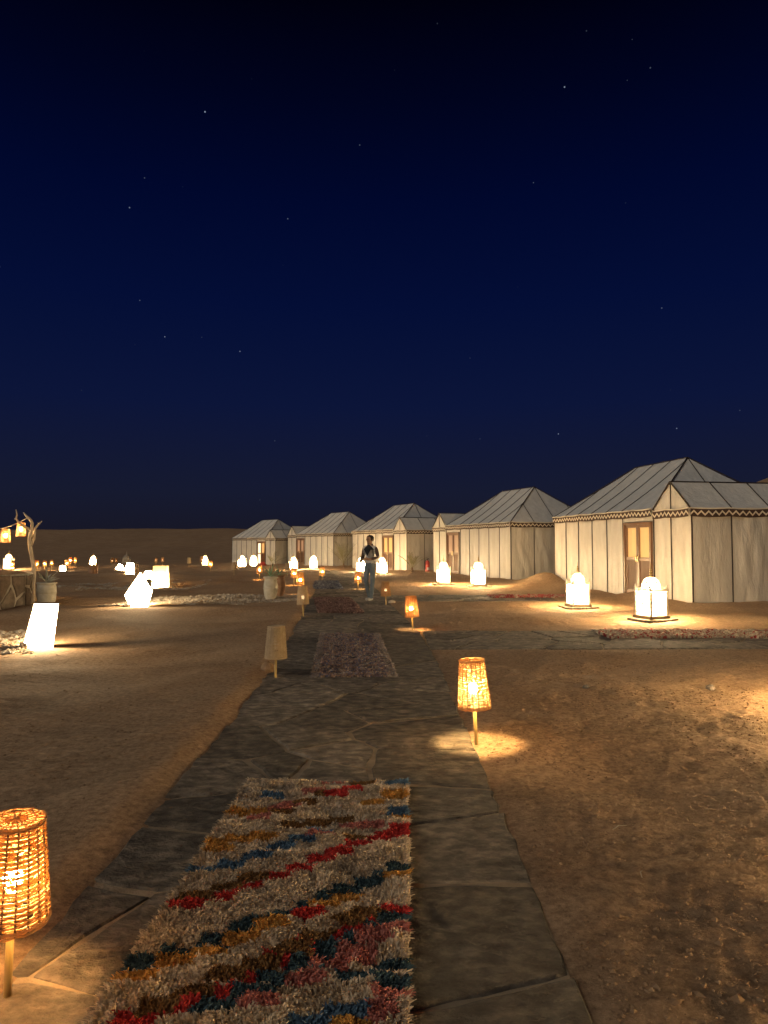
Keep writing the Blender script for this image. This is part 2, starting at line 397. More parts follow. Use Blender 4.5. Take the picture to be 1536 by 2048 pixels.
def rough_ring(poly, step, jit, r_):
    out = []; n = len(poly)
    for i in range(n):
        a_, b_ = poly[i], poly[(i + 1) % n]; l = math.hypot(b_[0] - a_[0], b_[1] - a_[1]); k = max(1, int(l / step))
        for j in range(k):
            t = j / k; out.append((a_[0] + (b_[0] - a_[0]) * t + r_.uniform(-jit, jit), a_[1] + (b_[1] - a_[1]) * t + r_.uniform(-jit, jit)))
    return out
def stone(name, poly, fmap, th, parent, mats, r_, gap=.012, jit=.013, bev=.008, step=.11, tilt=.012, relief=.003):
    pl = shrink(poly, gap * r_.uniform(.55, 1.7))
    if not pl: return
    ring = rough_ring(pl, step, jit, r_); n = len(ring)
    if n < 3: return
    cx = sum(p[0] for p in ring) / n; cy = sum(p[1] for p in ring) / n
    ta, tb = r_.uniform(-tilt, tilt), r_.uniform(-tilt, tilt); up = r_.uniform(.0, .010)
    vs = []
    for p in ring: vs.append(fmap(p[0], p[1], -th))
    for p in ring: vs.append(fmap(p[0], p[1], up - bev + ta * (p[0] - cx) + tb * (p[1] - cy)))
    for p in ring:
        d = math.hypot(p[0] - cx, p[1] - cy) + 1e-6; k = max(0, 1 - bev * 1.6 / d)
        vs.append(fmap(cx + (p[0] - cx) * k, cy + (p[1] - cy) * k, up + ta * (p[0] - cx) + tb * (p[1] - cy) + r_.uniform(0, .003)))
    for q in (.68, .36):
        for p in ring: vs.append(fmap(cx + (p[0] - cx) * q, cy + (p[1] - cy) * q, up + ta * (p[0] - cx) * q + tb * (p[1] - cy) * q + r_.uniform(0, 1.6 * relief)))
    vs.append(fmap(cx, cy, up + .002))
    fs = []
    for k in range(n):
        k2 = (k + 1) % n
        fs += [(k, k2, n + k2, n + k)] + [(q * n + k, q * n + k2, (q + 1) * n + k2, (q + 1) * n + k) for q in (1, 2, 3)] + [(4 * n + k, 4 * n + k2, 5 * n)]
    MB().add(vs, fs).build(name, r_.choice(mats), parent)

def flag_path(name, s0, s1, half, fmap, base_fn, seed):
    r_ = random.Random(seed)
    bm = MB(); bm.grid(base_fn, 4, int((s1 - s0) / .5)); base = bm.build(name, M['mortar']); tag(base, kind='structure')
    pts = []; s = s0
    while s < s1:
        k = r_.choice((2, 3, 3)); st = r_.uniform(.46, .74)
        for i in range(k):
            pts.append((-half + (i + .5 + r_.uniform(-.28, .28)) * 2 * half / k, s + st / 2 + r_.uniform(-.24, .24)))
        if r_.random() < .45: pts.append((r_.uniform(-half, half), s + r_.uniform(0, st)))
        s += st
    for poly in voronoi(pts, (-half, half, s0, s1)):
        stone('flagstone', poly, fmap, .03, base, M['slate'], r_)
    return base
def fm_main(t, s, z):
    k = float(path_hw(s)) / .93
    return (float(path_c(s)) + t * k, s, z + .012 + float(hb(0, s)))
flag_path('path', 1.2, PATH_END, 1.02, fm_main, lambda i, j: fm_main(-1.0 + 2.0 * i, 1.2 + (PATH_END - 1.2) * j, -.0035), 11)
for kx, (x0, x1, yc, sl, hw) in enumerate(CROSS):
    xs0 = float(path_c(yc)) + float(path_hw(yc)) + .1
    fm = lambda t, s, z, yc=yc, sl=sl: (s, yc + sl * s + t, z + .012)
    flag_path('path', xs0, x1, hw + .08, fm, lambda i, j, fm=fm, a=xs0, b_=x1, hw=hw: fm((hw + .06) * (2 * i - 1), a + (b_ - a) * j, -.008), 31 + kx)

# ------------------------------------------------------------------ tents
def make_tent(kind, x, y, a, z, label, annex_panels=True, door_style='amber'):
    t = thing('tent', label, 'tent', (x, y, z), a, 'canvas tents in a row')
    r_ = random.Random(int(y * 10)); fl = (kind == 'f')
    def T(p):
        return (p[0], TL - p[1], p[2]) if fl else tuple(p)
    def B(mb, name, mt, parent=None, smooth=False):
        if fl: mb.f = [f[::-1] for f in mb.f]
        mb.v = [T(p) for p in mb.v]
        return mb.build(name, mt, parent or t, smooth)
    US = [0, 1.62] + [1.62 + (TL - 1.62) * k / 5 for k in range(1, 6)]; vm = TW / 4; Z0 = -.45
    def wall(p0, p1, nrm, ztop0, ztop1, z0=Z0, amp=None):
        amp = r_.uniform(.015, .04) if amp is None else amp; ph = r_.uniform(0, 6); df = r_.uniform(-1, 1); fr = r_.uniform(4, 9)
        def f(i, j):
            xx = p0[0] + (p1[0] - p0[0]) * i; yy = p0[1] + (p1[1] - p0[1]) * i; zt = ztop0 + (ztop1 - ztop0) * i; zz = z0 + (zt - z0) * j
            e = math.sin(PI * i); o = amp * e * (.5 + .5 * math.sin(PI * j)) + .012 * e * math.sin(fr * i * 2 + df * 6 * j + ph) + .010 * e * math.sin(13 * i - df * 9 * j)
            
            if fan:
                ang = math.atan2((1 - j) * 2.4 + .02, (i if fan > 0 else 1 - i) + .02); o += .022 * e * math.sin(ang * fk) * min(1, 2.2 * (1 - j) + .1) * (.4 + .6 * j)
            return (xx + nrm[0] * o, yy + nrm[1] * o, zz)
        fan = r_.choice((-1, 0, 0, 1)); fk = r_.uniform(16, 26)
        B(MB().grid(f, 18, 16), 'wall_panel', M['canvas'], None, True)
    def seam(pts, name='wall_seam', rad=.014):
        B(MB().tube(pts, rad, 5), name, M['seam'])
    # --- main walls
    for k in range(6):
        u0, u1 = US[k], US[k + 1]
        if k == 0:
            wall((0, 0), (0, .07), (-1, 0), TE, TE, amp=0); wall((0, 1.51), (0, u1), (-1, 0), TE, TE, amp=.005); wall((0, .07), (0, 1.51), (-1, 0), TE, TE, 2.07, amp=.004)
        else: wall((0, u0), (0, u1), (-1, 0), TE, TE)
        wall((TW, u0), (TW, u1), (1, 0), TE, TE)
        seam([(-.012, u1, Z0), (-.012, u1, TE)]); seam([(TW + .012, u0, Z0), (TW + .012, u0, TE)])
    seam([(-.012, 0, Z0), (-.012, 0, TE)], 'corner_seam', .02)
    for k in range(4):
        wall((k * vm, TL), ((k + 1) * vm, TL), (0, 1), TE, TE); wall((k * vm, 0), ((k + 1) * vm, 0), (0, -1), TE, TE)
        if k: seam([(k * vm, TL + .012, Z0), (k * vm, TL + .012, TE)])
    seam([(0, TL + .01, Z0), (0, TL + .01, TE)], 'corner_seam', .02); seam([(TW, TL + .01, Z0), (TW, TL + .01, TE)], 'corner_seam', .02)
    # --- main roof: strips between seams
    hv = TW / 2; OV = .05
    def rz_(v): return TE + (TR - TE) * v / hv
    def side_pt(side, u, s_):
        vm_ = max(0.0, min(hv, u * hv / TI, (TL - u) * hv / TI)); v = vm_ * s_; zz = rz_(v) - .06 * math.sin(PI * min(1, v / hv)) * (vm_ / hv)
        v2 = v - OV * (1 - s_)
        return (v2 if side == 0 else TW - v2, u, zz - .035 * (1 - s_))
    def end_pt(en, v, s_):
        um = min(v, TW - v) * TI / hv; u = um * s_; zz = rz_(u * hv / TI) - .05 * math.sin(PI * min(1, u / TI)) * (um / TI)
        u2 = u - OV * (1 - s_)
        return (v, u2 if en == 0 else TL - u2, zz - .035 * (1 - s_))
    def strip(fn, a_, b_, brk):
        cuts = sorted(set([a_, b_] + [a_ + (b_ - a_) * k / 6 for k in range(1, 6)] + [c for c in brk if a_ < c < b_]))
        nn = len(cuts) - 1
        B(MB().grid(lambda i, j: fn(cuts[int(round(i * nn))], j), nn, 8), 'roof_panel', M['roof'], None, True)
    for side in (0, 1):
        for k in range(6): strip(lambda u, s_, sd=side: side_pt(sd, u, s_), US[k], US[k + 1], (TI, TL - TI))
        for k in range(1, 6): seam([Vector(side_pt(side, US[k], q / 8)) + Vector((0, 0, .012)) for q in range(9)], 'roof_seam')
    for en in (0, 1):
        for k in range(4): strip(lambda v, s_, e=en: end_pt(e, v, s_), k * vm, (k + 1) * vm, (hv,))
        for k in range(1, 4): seam([Vector(end_pt(en, k * vm, q / 8)) + Vector((0, 0, .012)) for q in range(9)], 'roof_seam')
    for (cx, cy, rx, ry) in ((0, 0, hv, TI), (TW, 0, hv, TI), (0, TL, hv, TL - TI), (TW, TL, hv, TL - TI)):
        seam([(cx, cy, TE), (rx, ry, TR + .01)], 'hip_seam', .02)
    seam([(hv, TI, TR + .01), (hv, TL - TI, TR + .01)], 'ridge_seam', .02)
    # --- valance with zigzag
    def valance(p0, p1, nrm, zt, hgt=.20, per=.19):
        l = math.hypot(p1[0] - p0[0], p1[1] - p0[1]); d = ((p1[0] - p0[0]) / l, (p1[1] - p0[1]) / l); o = .058
        sg = max(2, int(l / .5)); ph = r_.uniform(0, 6)
        def P(s_, zz, off=0.0):
            w_ = .012 * math.sin(s_ * 3.1 + ph) + .012 * math.sin(s_ * 7 + ph * 2)
            return (p0[0] + d[0] * s_ + nrm[0] * (o + off + w_), p0[1] + d[1] * s_ + nrm[1] * (o + off + w_), zz - .02 * abs(math.sin(s_ * PI / 1.06)))
        bm = MB(); bm.grid(lambda i, j: P(i * l, zt - .03 - hgt * (1 - j)), sg * 8, 2)
        vb = B(bm, 'valance_band', M['band'], None, True)
        n = max(2, int(round(l / (per / 2)))); bm = MB(); pts = []
        lo, hi, th = zt - .03 - hgt * .72, zt - .03 - hgt * .28, .040
        vs = []; 
        for k in range(n + 1):
            s_ = l * k / n; zc = hi if k % 2 else lo
            vs += [P(s_, zc - th * .62, .006), P(s_, zc + th * .62, .006)]
        bm.add(vs, [(2 * k, 2 * k + 2, 2 * k + 3, 2 * k + 1) for k in range(n)]); B(bm, 'zigzag_trim', M['zig'], vb)
        bm = MB(); bm.grid(lambda i, j: P(i * l, zt - .032 + .03 * j, .004), sg * 8, 1); B(bm, 'eave_trim', M['zig'], vb)
    valance((0, 0), (0, TL), (-1, 0), TE); valance((TW, 0), (TW, TL), (1, 0), TE); valance((-.05, TL), (TW + .05, TL), (0, 1), TE)
    # --- annex with gabled ends
    am = TAW / 2
    for xx, nr in ((0, -1), (TW, 1)):
        for (ya, yb, za, zb) in ((-TAW, -am, TAE, TAR), (-am, 0, TAR, TAE)):
            if xx == 0 or True: wall((xx, ya), (xx, yb), (nr, 0), za, zb)
        seam([(xx + nr * .03, -am, Z0), (xx + nr * .03, -am, TAR)], 'gable_seam')
        seam([(xx + nr * .04, -TAW, TAE), (xx + nr * .04, -am, TAR + .01)], 'gable_edge', .02); seam([(xx + nr * .04, -am, TAR + .01), (xx + nr * .04, 0, TAE)], 'gable_edge', .02)
        valance((xx, -TAW), (xx, -.02), (nr, 0), TAE)
        seam([(xx, -TAW - .01, Z0), (xx, -TAW - .01, TAE)], 'corner_seam', .02)
    for k in range(4):
        wall((k * vm, -TAW), ((k + 1) * vm, -TAW), (0, -1), TAE, TAE)
        if k: seam([(k * vm, -TAW - .014, Z0), (k * vm, -TAW - .014, TAE)])
        def fr_(i, j, k=k): return (k * vm + vm * i, -TAW - .05 * (1 - j) + am * j, TAE - .03 * (1 - j) + (TAR - TAE) * j - .02 * math.sin(PI * j) * math.sin(PI * i))
        def bk_(i, j, k=k): return (k * vm + vm * i, -am * j, TAE + (TAR - TAE) * j - .01 * math.sin(PI * j))
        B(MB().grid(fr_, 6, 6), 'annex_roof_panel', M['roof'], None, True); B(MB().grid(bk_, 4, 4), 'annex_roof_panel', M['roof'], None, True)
        if k: seam([(k * vm, -TAW - .05, TAE - .02), (k * vm, -am, TAR + .012)], 'roof_seam')
    seam([(0, -am, TAR + .01), (TW, -am, TAR + .01)], 'ridge_seam', .02)
    valance((-.05, -TAW), (TW + .05, -TAW), (0, -1), TAE)
    # --- door: frame, two leaves
    cur = {'amber': M['curtain'], 'dim': M['curtain_dim'], 'open': M['curtain']}[door_style]
    fb = MB(); fb.box((-.02, .10, .95), (.09, .06, 2.2)); fb.box((-.02, 1.48, .95), (.09, .06, 2.2)); fb.box((-.02, .79, 2.02), (.086, 1.43, .07))
    B(fb, 'door_frame', M['doorwood'])
    for k, (ya, yb) in enumerate(((.135, .787), (.793, 1.445))):
        yc = (ya + yb) / 2; w_ = yb - ya
        lf = MB()
        for yy in (ya + .03, yb - .03): lf.box((-.01, yy, .95), (.045, .085, 2.06))
        for zz, hh in ((1.945, .08), (1.03, .09), (.02, .3)): lf.box((-.01, yc, zz), (.043, w_ - .12, hh))
        leaf = B(lf, 'door_leaf', M['doorwood'])
        cm = M['curtain_white'] if (door_style == 'open' and k == 1) else cur
        B(MB().grid(lambda i, j, ya=ya, w_=w_: (.012 - .008 * math.sin(i * 14), ya + .05 + (w_ - .1) * i, 1.06 + .86 * j), 12, 1), 'curtain', cm, leaf, True)
        lp = MB(); lp.box((.0, yc, .6), (.02, w_ - .1, .84)); B(lp, 'lower_panel', cm if cm is M['curtain_white'] else M['doorpanel'], leaf)
        hd = MB().tube([(-.035, ya + (.60 if k == 0 else .05), 1.12), (-.075, ya + (.60 if k == 0 else .05), 1.10), (-.075, ya + (.60 if k == 0 else .05), .96), (-.035, ya + (.60 if k == 0 else .05), .94)], .011, 6); B(hd, 'door_handle', M['brass'], leaf)
    return t
TL_LABELS = {4: ('nearest and largest cream tent at the right edge, side annex towards the camera', 'amber'),
             3: ('second nearest cream tent, bare hipped end facing the camera beside the largest tent', 'dim'),
             2: ('middle cream tent behind the walking person, amber curtained door and red extinguisher beside it', 'amber'),
             0: ('fourth nearest cream tent with a palm at its bare hipped end', 'dim'),
             1: ('farthest cream tent at the left end of the row, red bag by its door', 'open')}
for i_, (kd, tx, ty, ta, tzz) in enumerate(TENTS):
    make_tent(kd, tx, ty, ta, tzz, TL_LABELS[i_][0], door_style=TL_LABELS[i_][1])

# ------------------------------------------------------------------ wicker stake lamps
def weave_mesh(name, matw, hs=.0031):
    mb = MB(); rows = 42; z0, z1 = .285, .622; seg = 36
    vs = []; fs = []
    for r in range(rows):
        t = r / (rows - 1); z = z0 + (z1 - z0) * t; rad = .122 + (.092 - .122) * t
        h = hs * random.uniform(.8, 1.15); w_ = .0022; b = len(vs); z += random.uniform(-.0012, .0012); tx_, ty_ = random.uniform(-.012, .012), random.uniform(-.012, .012)
        for k in range(seg):
            a = 2 * PI * k / seg; o = .0042 * (1 if (k // 1 + r) % 2 else -1) * (1 if k % 2 == 0 else .0) ; zz = z + random.uniform(-.0010, .0010) + rad * (tx_ * math.cos(a) + ty_ * math.sin(a)); o += random.uniform(-.001, .001)
            ca, sa = math.cos(a), math.sin(a)
            for dr, dz in ((-w_, -h), (w_, -h), (w_, h), (-w_, h)):
                vs.append(((rad + o + dr) * ca, (rad + o + dr) * sa, zz + dz))
        for k in range(seg):
            if random.random() < .02: continue
            k2 = (k + 1) % seg
            for q in range(4):
                fs.append((b + 4 * k + q, b + 4 * k2 + q, b + 4 * k2 + (q + 1) % 4, b + 4 * k + (q + 1) % 4))
    mb.add(vs, fs); return mb.mesh(name, matw)
def rib_mesh(name, m_):
    mb = MB()
    for k in range(18):
        a = 2 * PI * k / 18
        mb.tube([(.1225 * math.cos(a), .1225 * math.sin(a), .28), (.0925 * math.cos(a), .0925 * math.sin(a), .627)], .0036, 5)
    return mb.mesh(name, m_)
def ring_mesh(name, m_, rad, z, r_):
    mb = MB(); n = 28
    for q in range(2):
        mb.tube([((rad + .003 * math.sin(k * 2.2 + q * 3)) * math.cos(2 * PI * k / n), (rad + .003 * math.sin(k * 2.2 + q * 3)) * math.sin(2 * PI * k / n), z + .005 * (q * 2 - 1)) for k in range(n)], r_, 5, closed=True)
    return mb.mesh(name, m_)
def spokes_mesh(name, m_):
    mb = MB()
    for k in range(9):
        a = PI * k / 9; c, s = math.cos(a) * .092, math.sin(a) * .092
        mb.tube([(-c, -s, .625), (0, 0, .632 + k * .0004), (c, s, .625)], .0035, 4)
    for rr in (.035, .065): mb.tube([(rr * math.cos(k * PI / 10), rr * math.sin(k * PI / 10), .630) for k in range(20)], .003, 4, closed=True)
    return mb.mesh(name, m_)
LM = {}
for key, mw, mrb, hs_ in (('w', M['wicker'], M['rib'], .0030), ('d', M['wicker'], M['rib'], .0038), ('p', M['wicker_pale'], M['rib_pale'], .0038)):
    LM[key] = dict(weave=weave_mesh('weave', mw, hs_), ribs=rib_mesh('shade_ribs', mrb), top=ring_mesh('rim', mw, .094, .626, .0042), bot=ring_mesh('rim', mw, .1245, .284, .0045), spk=spokes_mesh('top_weave', mw))
mb = MB(); mb.tube([(0, 0, -.15), (0, 0, .345)], [.0135, .0135], 8); STAKE = mb.mesh('stake', M['stake'], True)
mb = MB(); mb.tube([(0, 0, .345), (0, 0, .38)], [.017, .015], 10); SOCK = mb.mesh('socket', M['screw'])
mb = MB()
for zz in (.235, .255): mb.tube([(-.002, -.0125, zz), (-.002, -.0165, zz)], .003, 6)
SCREW = mb.mesh('screw_heads', M['screw'])
def bulb_mesh(m_):
    mb = MB(); mb.lathe([(.002, .375), (.014, .378), (.022, .39), (.030, .408), (.033, .425), (.029, .442), (.016, .456), (.002, .460)], 10); return mb.mesh('bulb', m_, True)
BULB = {k: bulb_mesh(v) for k, v in M['bulb'].items()}
def stake_lamp(px, py, label, lit, kind='d', tilt=(0, 0), screws=False, sc=1.0):
    x, y = G(px, py); sd = float(path_sd(np.array([x]), np.array([y]))[0])
    t = thing('stake_lamp', label, 'lamp', (x, y, tz(x, y) - .005), random.uniform(0, 6.28), 'wicker lamps on stakes')
    t.rotation_euler = (R(tilt[1]), R(tilt[0]), 0 if screws else random.uniform(-.4, .4)); t.scale = (sc,) * 3
    inst('stake', STAKE, t); sh = inst('shade', LM[kind]['weave'], t)
    inst('shade_ribs', LM[kind]['ribs'], sh); inst('rim', LM[kind]['top'], sh); inst('rim', LM[kind]['bot'], sh); inst('top_weave', LM[kind]['spk'], sh)
    inst('socket', SOCK, t); inst('bulb', BULB[lit], t)
    if screws: inst('screw_heads', SCREW, t)
    return t
stake_lamp(14, 2000, 'largest and nearest wicker lamp, cut by the left picture edge beside the shaggy rug', 2, 'w', tilt=(3, 1), sc=.94)
stake_lamp(953, 1492, 'brightest yellow wicker lamp at the right path edge, two screws in its stake', 3, 'w', tilt=(-3, 0), screws=True)
stake_lamp(551, 1357, 'unlit wicker lamp on the left path edge level with the dark woven rug', 0, 'p', tilt=(.5, 0))
stake_lamp(826, 1262, 'orange glowing wicker lamp on the right path edge at the side path corner', 2, tilt=(-3.5, 0))
stake_lamp(607, 1235, 'dim wicker lamp on the left path edge in front of the two clay jars', 1, 'p', tilt=(-2, 0))
stake_lamp(772, 1211, 'dim wicker lamp on the right path edge just right of the person', 1, 'd', tilt=(-1, 0))
stake_lamp(600, 1193, 'glowing wicker lamp half hidden behind the dim lamp by the jars', 2)
stake_lamp(716, 1179, 'lit wicker lamp on the right path edge just left of the person', 2)
stake_lamp(588, 1172, 'orange wicker lamp behind the jars, in front of a white lantern', 2)
stake_lamp(644, 1162, 'lit wicker lamp at the far right path edge by the fourth tent', 2)
stake_lamp(575, 1153, 'unlit wicker lamp standing between the two far white lantern pairs', 0, 'p')
stake_lamp(519, 1159, 'orange lit wicker lamp in front of the farthest tent door', 2)
stake_lamp(468, 1151, 'unlit wicker lamp at the left corner of the farthest tent', 0, 'p')
stake_lamp(421, 1144, 'lit wicker lamp just right of the lone flaring lantern in the distance', 2)
stake_lamp(403, 1138, 'small dim wicker lamp just left of the lone flaring lantern', 1)
stake_lamp(378, 1139, 'unlit wicker lamp farther left of the lone flaring lantern', 0, 'p')
stake_lamp(312, 1131, 'left of two tiny wicker lamps showing above the tapered slab lantern', 1)
stake_lamp(325, 1132, 'right of two tiny wicker lamps showing above the tapered slab lantern', 1)
stake_lamp(224, 1135, 'tiny lit wicker lamp left of the unlit domed lantern', 1)
stake_lamp(232, 1130, 'tiny far wicker lamp touching the unlit domed lantern', 1)
stake_lamp(150, 1137, 'rightmost of the cluster of three wicker lamps by the small glowing block', 2)
stake_lamp(140, 1139, 'middle one of the cluster of three wicker lamps by the small glowing block', 2)
stake_lamp(133, 1141, 'leftmost of the cluster of three wicker lamps by the small glowing block', 2)
stake_lamp(103, 1141, 'bright wicker lamp at the right of the three near the driftwood tree', 2)
stake_lamp(89, 1143, 'orange wicker lamp in the middle of the three near the driftwood tree', 2)
stake_lamp(74, 1144, 'lit wicker lamp directly behind the foot of the driftwood tree', 2)
stake_lamp(24, 1148, 'wicker lamp in front of the domed lantern at the far left edge', 2)

# ------------------------------------------------------------------ white domed openwork lanterns
LH = .47; LW = .42
def panel_mesh(m_):
    """one openwork side: border, eight point star and diamond lattice, in the xz plane"""
    mb = MB(); h = LW / 2 - .012; zc = .05 + LH / 2; hh = LH / 2 - .012
    def bar(p, q, w_=.011, d=.008):
        p = Vector((p[0], 0, p[1])); q = Vector((q[0], 0, q[1])); v = q - p; l = v.length
        if l < 1e-5: return
        ang = math.atan2(v.z, v.x); mb.box((p + q) / 2, (l, d, w_), Matrix.Rotation(-ang, 3, 'Y'))
    for sx in (-1, 1): bar((sx * (h - .015), zc - hh), (sx * (h - .015), zc + hh), .03, .010)
    for sz in (-1, 1): bar((-h, zc + sz * (hh - .015)), (h, zc + sz * (hh - .015)), .03, .0104)
    n = 5; st = 2 * h / n
    for i in range(-n, n + 1):
        for sg in (-1, 1):
            a_ = (i * st, -hh); b_ = (i * st + sg * 2 * hh, hh)
            t0, t1 = 0.0, 1.0; dx = b_[0] - a_[0]
            for lim in (-h, h):
                t = (lim - a_[0]) / dx
                if (a_[0] < lim) == (lim < 0) and (a_[0] < -h or a_[0] > h): t0 = max(t0, t)
                elif 0 < t < 1: t1 = min(t1, t) if t > t0 else t1
            if a_[0] < -h and sg < 0 or a_[0] > h and sg > 0: continue
            if a_[0] < -h: t0 = (-h - a_[0]) / dx; t1 = min(1, (h - a_[0]) / dx)
            elif a_[0] > h: t0 = (h - a_[0]) / dx; t1 = min(1, (-h - a_[0]) / dx)
            else: t0 = 0; t1 = min(1, ((h if sg > 0 else -h) - a_[0]) / dx)
            if t1 > t0: bar((a_[0] + dx * t0, zc + a_[1] + 2 * hh * t0), (a_[0] + dx * t1, zc + a_[1] + 2 * hh * t1), .009, .006 + .0004 * sg)
    for k in range(8):
        a0, a1 = k * PI / 4, (k + 3) * PI / 4; rr = .11
        bar((rr * math.cos(a0), zc + rr * math.sin(a0)), (rr * math.cos(a1), zc + rr * math.sin(a1)), .010, .009 + .0003 * k)
    dark_specks = MB()
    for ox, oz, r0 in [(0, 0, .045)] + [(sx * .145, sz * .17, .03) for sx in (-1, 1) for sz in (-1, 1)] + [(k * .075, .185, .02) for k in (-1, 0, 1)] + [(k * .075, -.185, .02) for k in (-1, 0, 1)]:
        for q in range(2): dark_specks.box((ox, -.010 - .001 * q, zc + oz), (r0, .006, r0), Matrix.Rotation(q * PI / 4, 3, 'Y'))  # added dark iron plates, standing in for dark piercings in the panel
    return mb.mesh('openwork_panel', m_), dark_specks.mesh('panel_rosettes', M['iron'])
def lantern_meshes(m_):
    D = {}; trim = m_ if m_ is M['metal_off'] else M['trim']
    D['panel'], D['orn'] = panel_mesh(m_)
    mb = MB(); mb.box((0, 0, .025), (LW + .06, LW + .06, .05)); mb.box((0, 0, .053), (LW + .02, LW + .02, .012)); D['base'] = mb.mesh('lantern_base', M['iron'])
    mb = MB(); mb.box((0, 0, .05 + LH / 2), (.028, .028, LH)); D['post'] = mb.mesh('corner_post', trim)
    mb = MB(); zt = .05 + LH; mb.box((0, 0, zt + .008), (LW + .05, LW + .05, .016))
    for side in range(4):
        Rm = Matrix.Rotation(side * PI / 2, 3, 'Z')
        for k in range(9):
            c = Rm @ Vector((-LW / 2 + (k + .5) * LW / 9, -LW / 2 - .012, zt + .03)); mb.box(c, (.030, .008, .034), Rm)
            c2 = Rm @ Vector((-LW / 2 + (k + .5) * LW / 9, -LW / 2 - .012, zt + .053)); mb.box(c2, (.018, .0075, .018), Rm @ Matrix.Rotation(PI / 4, 3, 'Y'))
    D['crest'] = mb.mesh('scalloped_crest', trim)
    mb = MB(); n = 32; prof = []
    for k in range(13):
        a = k / 12 * PI / 2 * .97; prof.append((.178 * math.cos(a) ** .85, zt + .02 + .25 * math.sin(a)))
    def skip(i, k):
        if i in (0, 11): return False
        return ((k + (2 if (i // 2) % 2 else 0)) % 4 in (0, 1)) and (i % 2 == 1)
    mb.lathe(prof, n, cap=False, skip=skip)
    for k in range(8):
        a = 2 * PI * k / 8; mb.tube([((p[0] + .004) * math.cos(a), (p[0] + .004) * math.sin(a), p[1]) for p in prof], .006, 5)
    D['dome'] = mb.mesh('openwork_dome', m_)
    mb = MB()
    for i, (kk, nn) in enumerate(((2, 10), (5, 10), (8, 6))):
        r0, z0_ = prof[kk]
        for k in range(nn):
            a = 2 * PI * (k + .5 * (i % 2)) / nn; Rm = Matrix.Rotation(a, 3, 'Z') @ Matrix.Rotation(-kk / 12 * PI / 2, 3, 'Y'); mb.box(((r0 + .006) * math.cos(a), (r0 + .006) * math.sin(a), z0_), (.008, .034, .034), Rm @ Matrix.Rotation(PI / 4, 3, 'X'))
    D['studs'] = mb.mesh('dome_studs', M['iron'])  # added dark plates that imitate the dark holes of the dome
    zt2 = zt + .265; mb = MB()
    pr = [(.004, -.02)]
    for c, r in ((.02, .026), (.065, .030), (.11, .026), (.15, .02)):
        pr += [(.007, c - r * .75), (r * .8, c - r * .45), (r, c), (r * .8, c + r * .45), (.007, c + r * .75)]
    pr += [(.006, .18), (.002, .27)]; mb.lathe(pr, 10, (0, 0, zt2)); D['finial'] = mb.mesh('finial', m_ if m_ is M['metal_off'] else M['brass'], True)
    mb = MB(); mb.lathe([(.022, 0), (.026, .02), (.014, .045), (.022, .06), (.012, .09), (.002, .12)], 8, (0, 0, zt + .016)); D['corner'] = mb.mesh('corner_finial', trim, True)
    mb = MB(); mb.tube([(-LW / 2 - .01, .03, .33), (-LW / 2 - .045, .03, .32), (-LW / 2 - .05, .03, .27), (-LW / 2 - .03, .03, .25)], .008, 6); D['latch'] = mb.mesh('latch', trim)
    return D
LD = lantern_meshes(M['metal']); LO = lantern_meshes(M['metal_off'])
def liner(m_):
    mb = MB(); w_ = LW / 2 - .022; mb.box((0, 0, .062 + (LH - .03) / 2), (2 * w_, 2 * w_, LH - .03)); return mb.mesh('glowing_glass', m_)
def domelight(m_):
    mb = MB(); mb.lathe([(.004, .05 + LH + .03), (.05, .05 + LH + .05), (.065, .05 + LH + .1), (.04, .05 + LH + .15), (.004, .05 + LH + .16)], 10); return mb.mesh('bulb', m_, True)
LIN = {'on': liner(M['liner']), 'off': liner(M['liner_off'])}; DML = domelight(M['liner'])
def lantern(px, py, label, rz=0.3, lit=True, sc=1.0, xy=None, slab=True):
    x, y = xy if xy else G(px, py)
    z = max(tz(x + dx, y + dy) for dx in (-.2, 0, .2) for dy in (-.2, 0, .2)) + (.03 if slab else -.01)
    D = LD if lit else LO
    t = thing('lantern', label, 'lantern', (x, y, z), rz, 'white domed lanterns'); t.scale = (sc,) * 3
    inst('lantern_base', D['base'], t)
    for k in range(4):
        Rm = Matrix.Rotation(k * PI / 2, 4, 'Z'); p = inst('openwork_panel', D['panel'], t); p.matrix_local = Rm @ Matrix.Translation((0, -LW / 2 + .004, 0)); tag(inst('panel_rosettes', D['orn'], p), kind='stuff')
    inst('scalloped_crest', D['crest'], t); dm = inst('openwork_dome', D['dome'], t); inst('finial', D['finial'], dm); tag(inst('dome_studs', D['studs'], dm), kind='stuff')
    for sx in (-1, 1):
        for sy in (-1, 1):
            c = inst('corner_finial', D['corner'], t); c.location = (sx * (LW / 2 - .005), sy * (LW / 2 - .005), 0)
            c = inst('corner_post', D['post'], t); c.location = (sx * (LW / 2 - .008), sy * (LW / 2 - .008), 0)
    inst('latch', D['latch'], t); inst('glowing_glass' if lit else 'glass', LIN['on' if lit else 'off'], t)
    if lit: inst('bulb', DML, t)
    if slab:
        r_ = random.Random(int(px)); w_ = .34 * sc
        poly = [(-w_ * 1.2, -w_), (w_ * .2, -w_ * 1.15), (w_ * 1.25, -w_ * .8), (w_ * 1.15, w_), (-w_ * .3, w_ * 1.1), (-w_ * 1.1, w_ * .8)]
        mbp = thing('paving_slab', slab, 'slab', (x, y, z - .004), rz)
        stone('slab', poly, lambda a_, b_, c_: (a_, b_, c_), .12, mbp, M['slate'], r_, gap=.002, tilt=0, bev=.006, relief=0)
        for ch in mbp.children:
            for v_ in ch.data.vertices: v_.co.z = min(v_.co.z, 0)
    return t
lantern(1303, 1243, 'nearest white domed lantern, in front of the largest tent door', .42, slab='rough stone slab under the nearest white domed lantern')
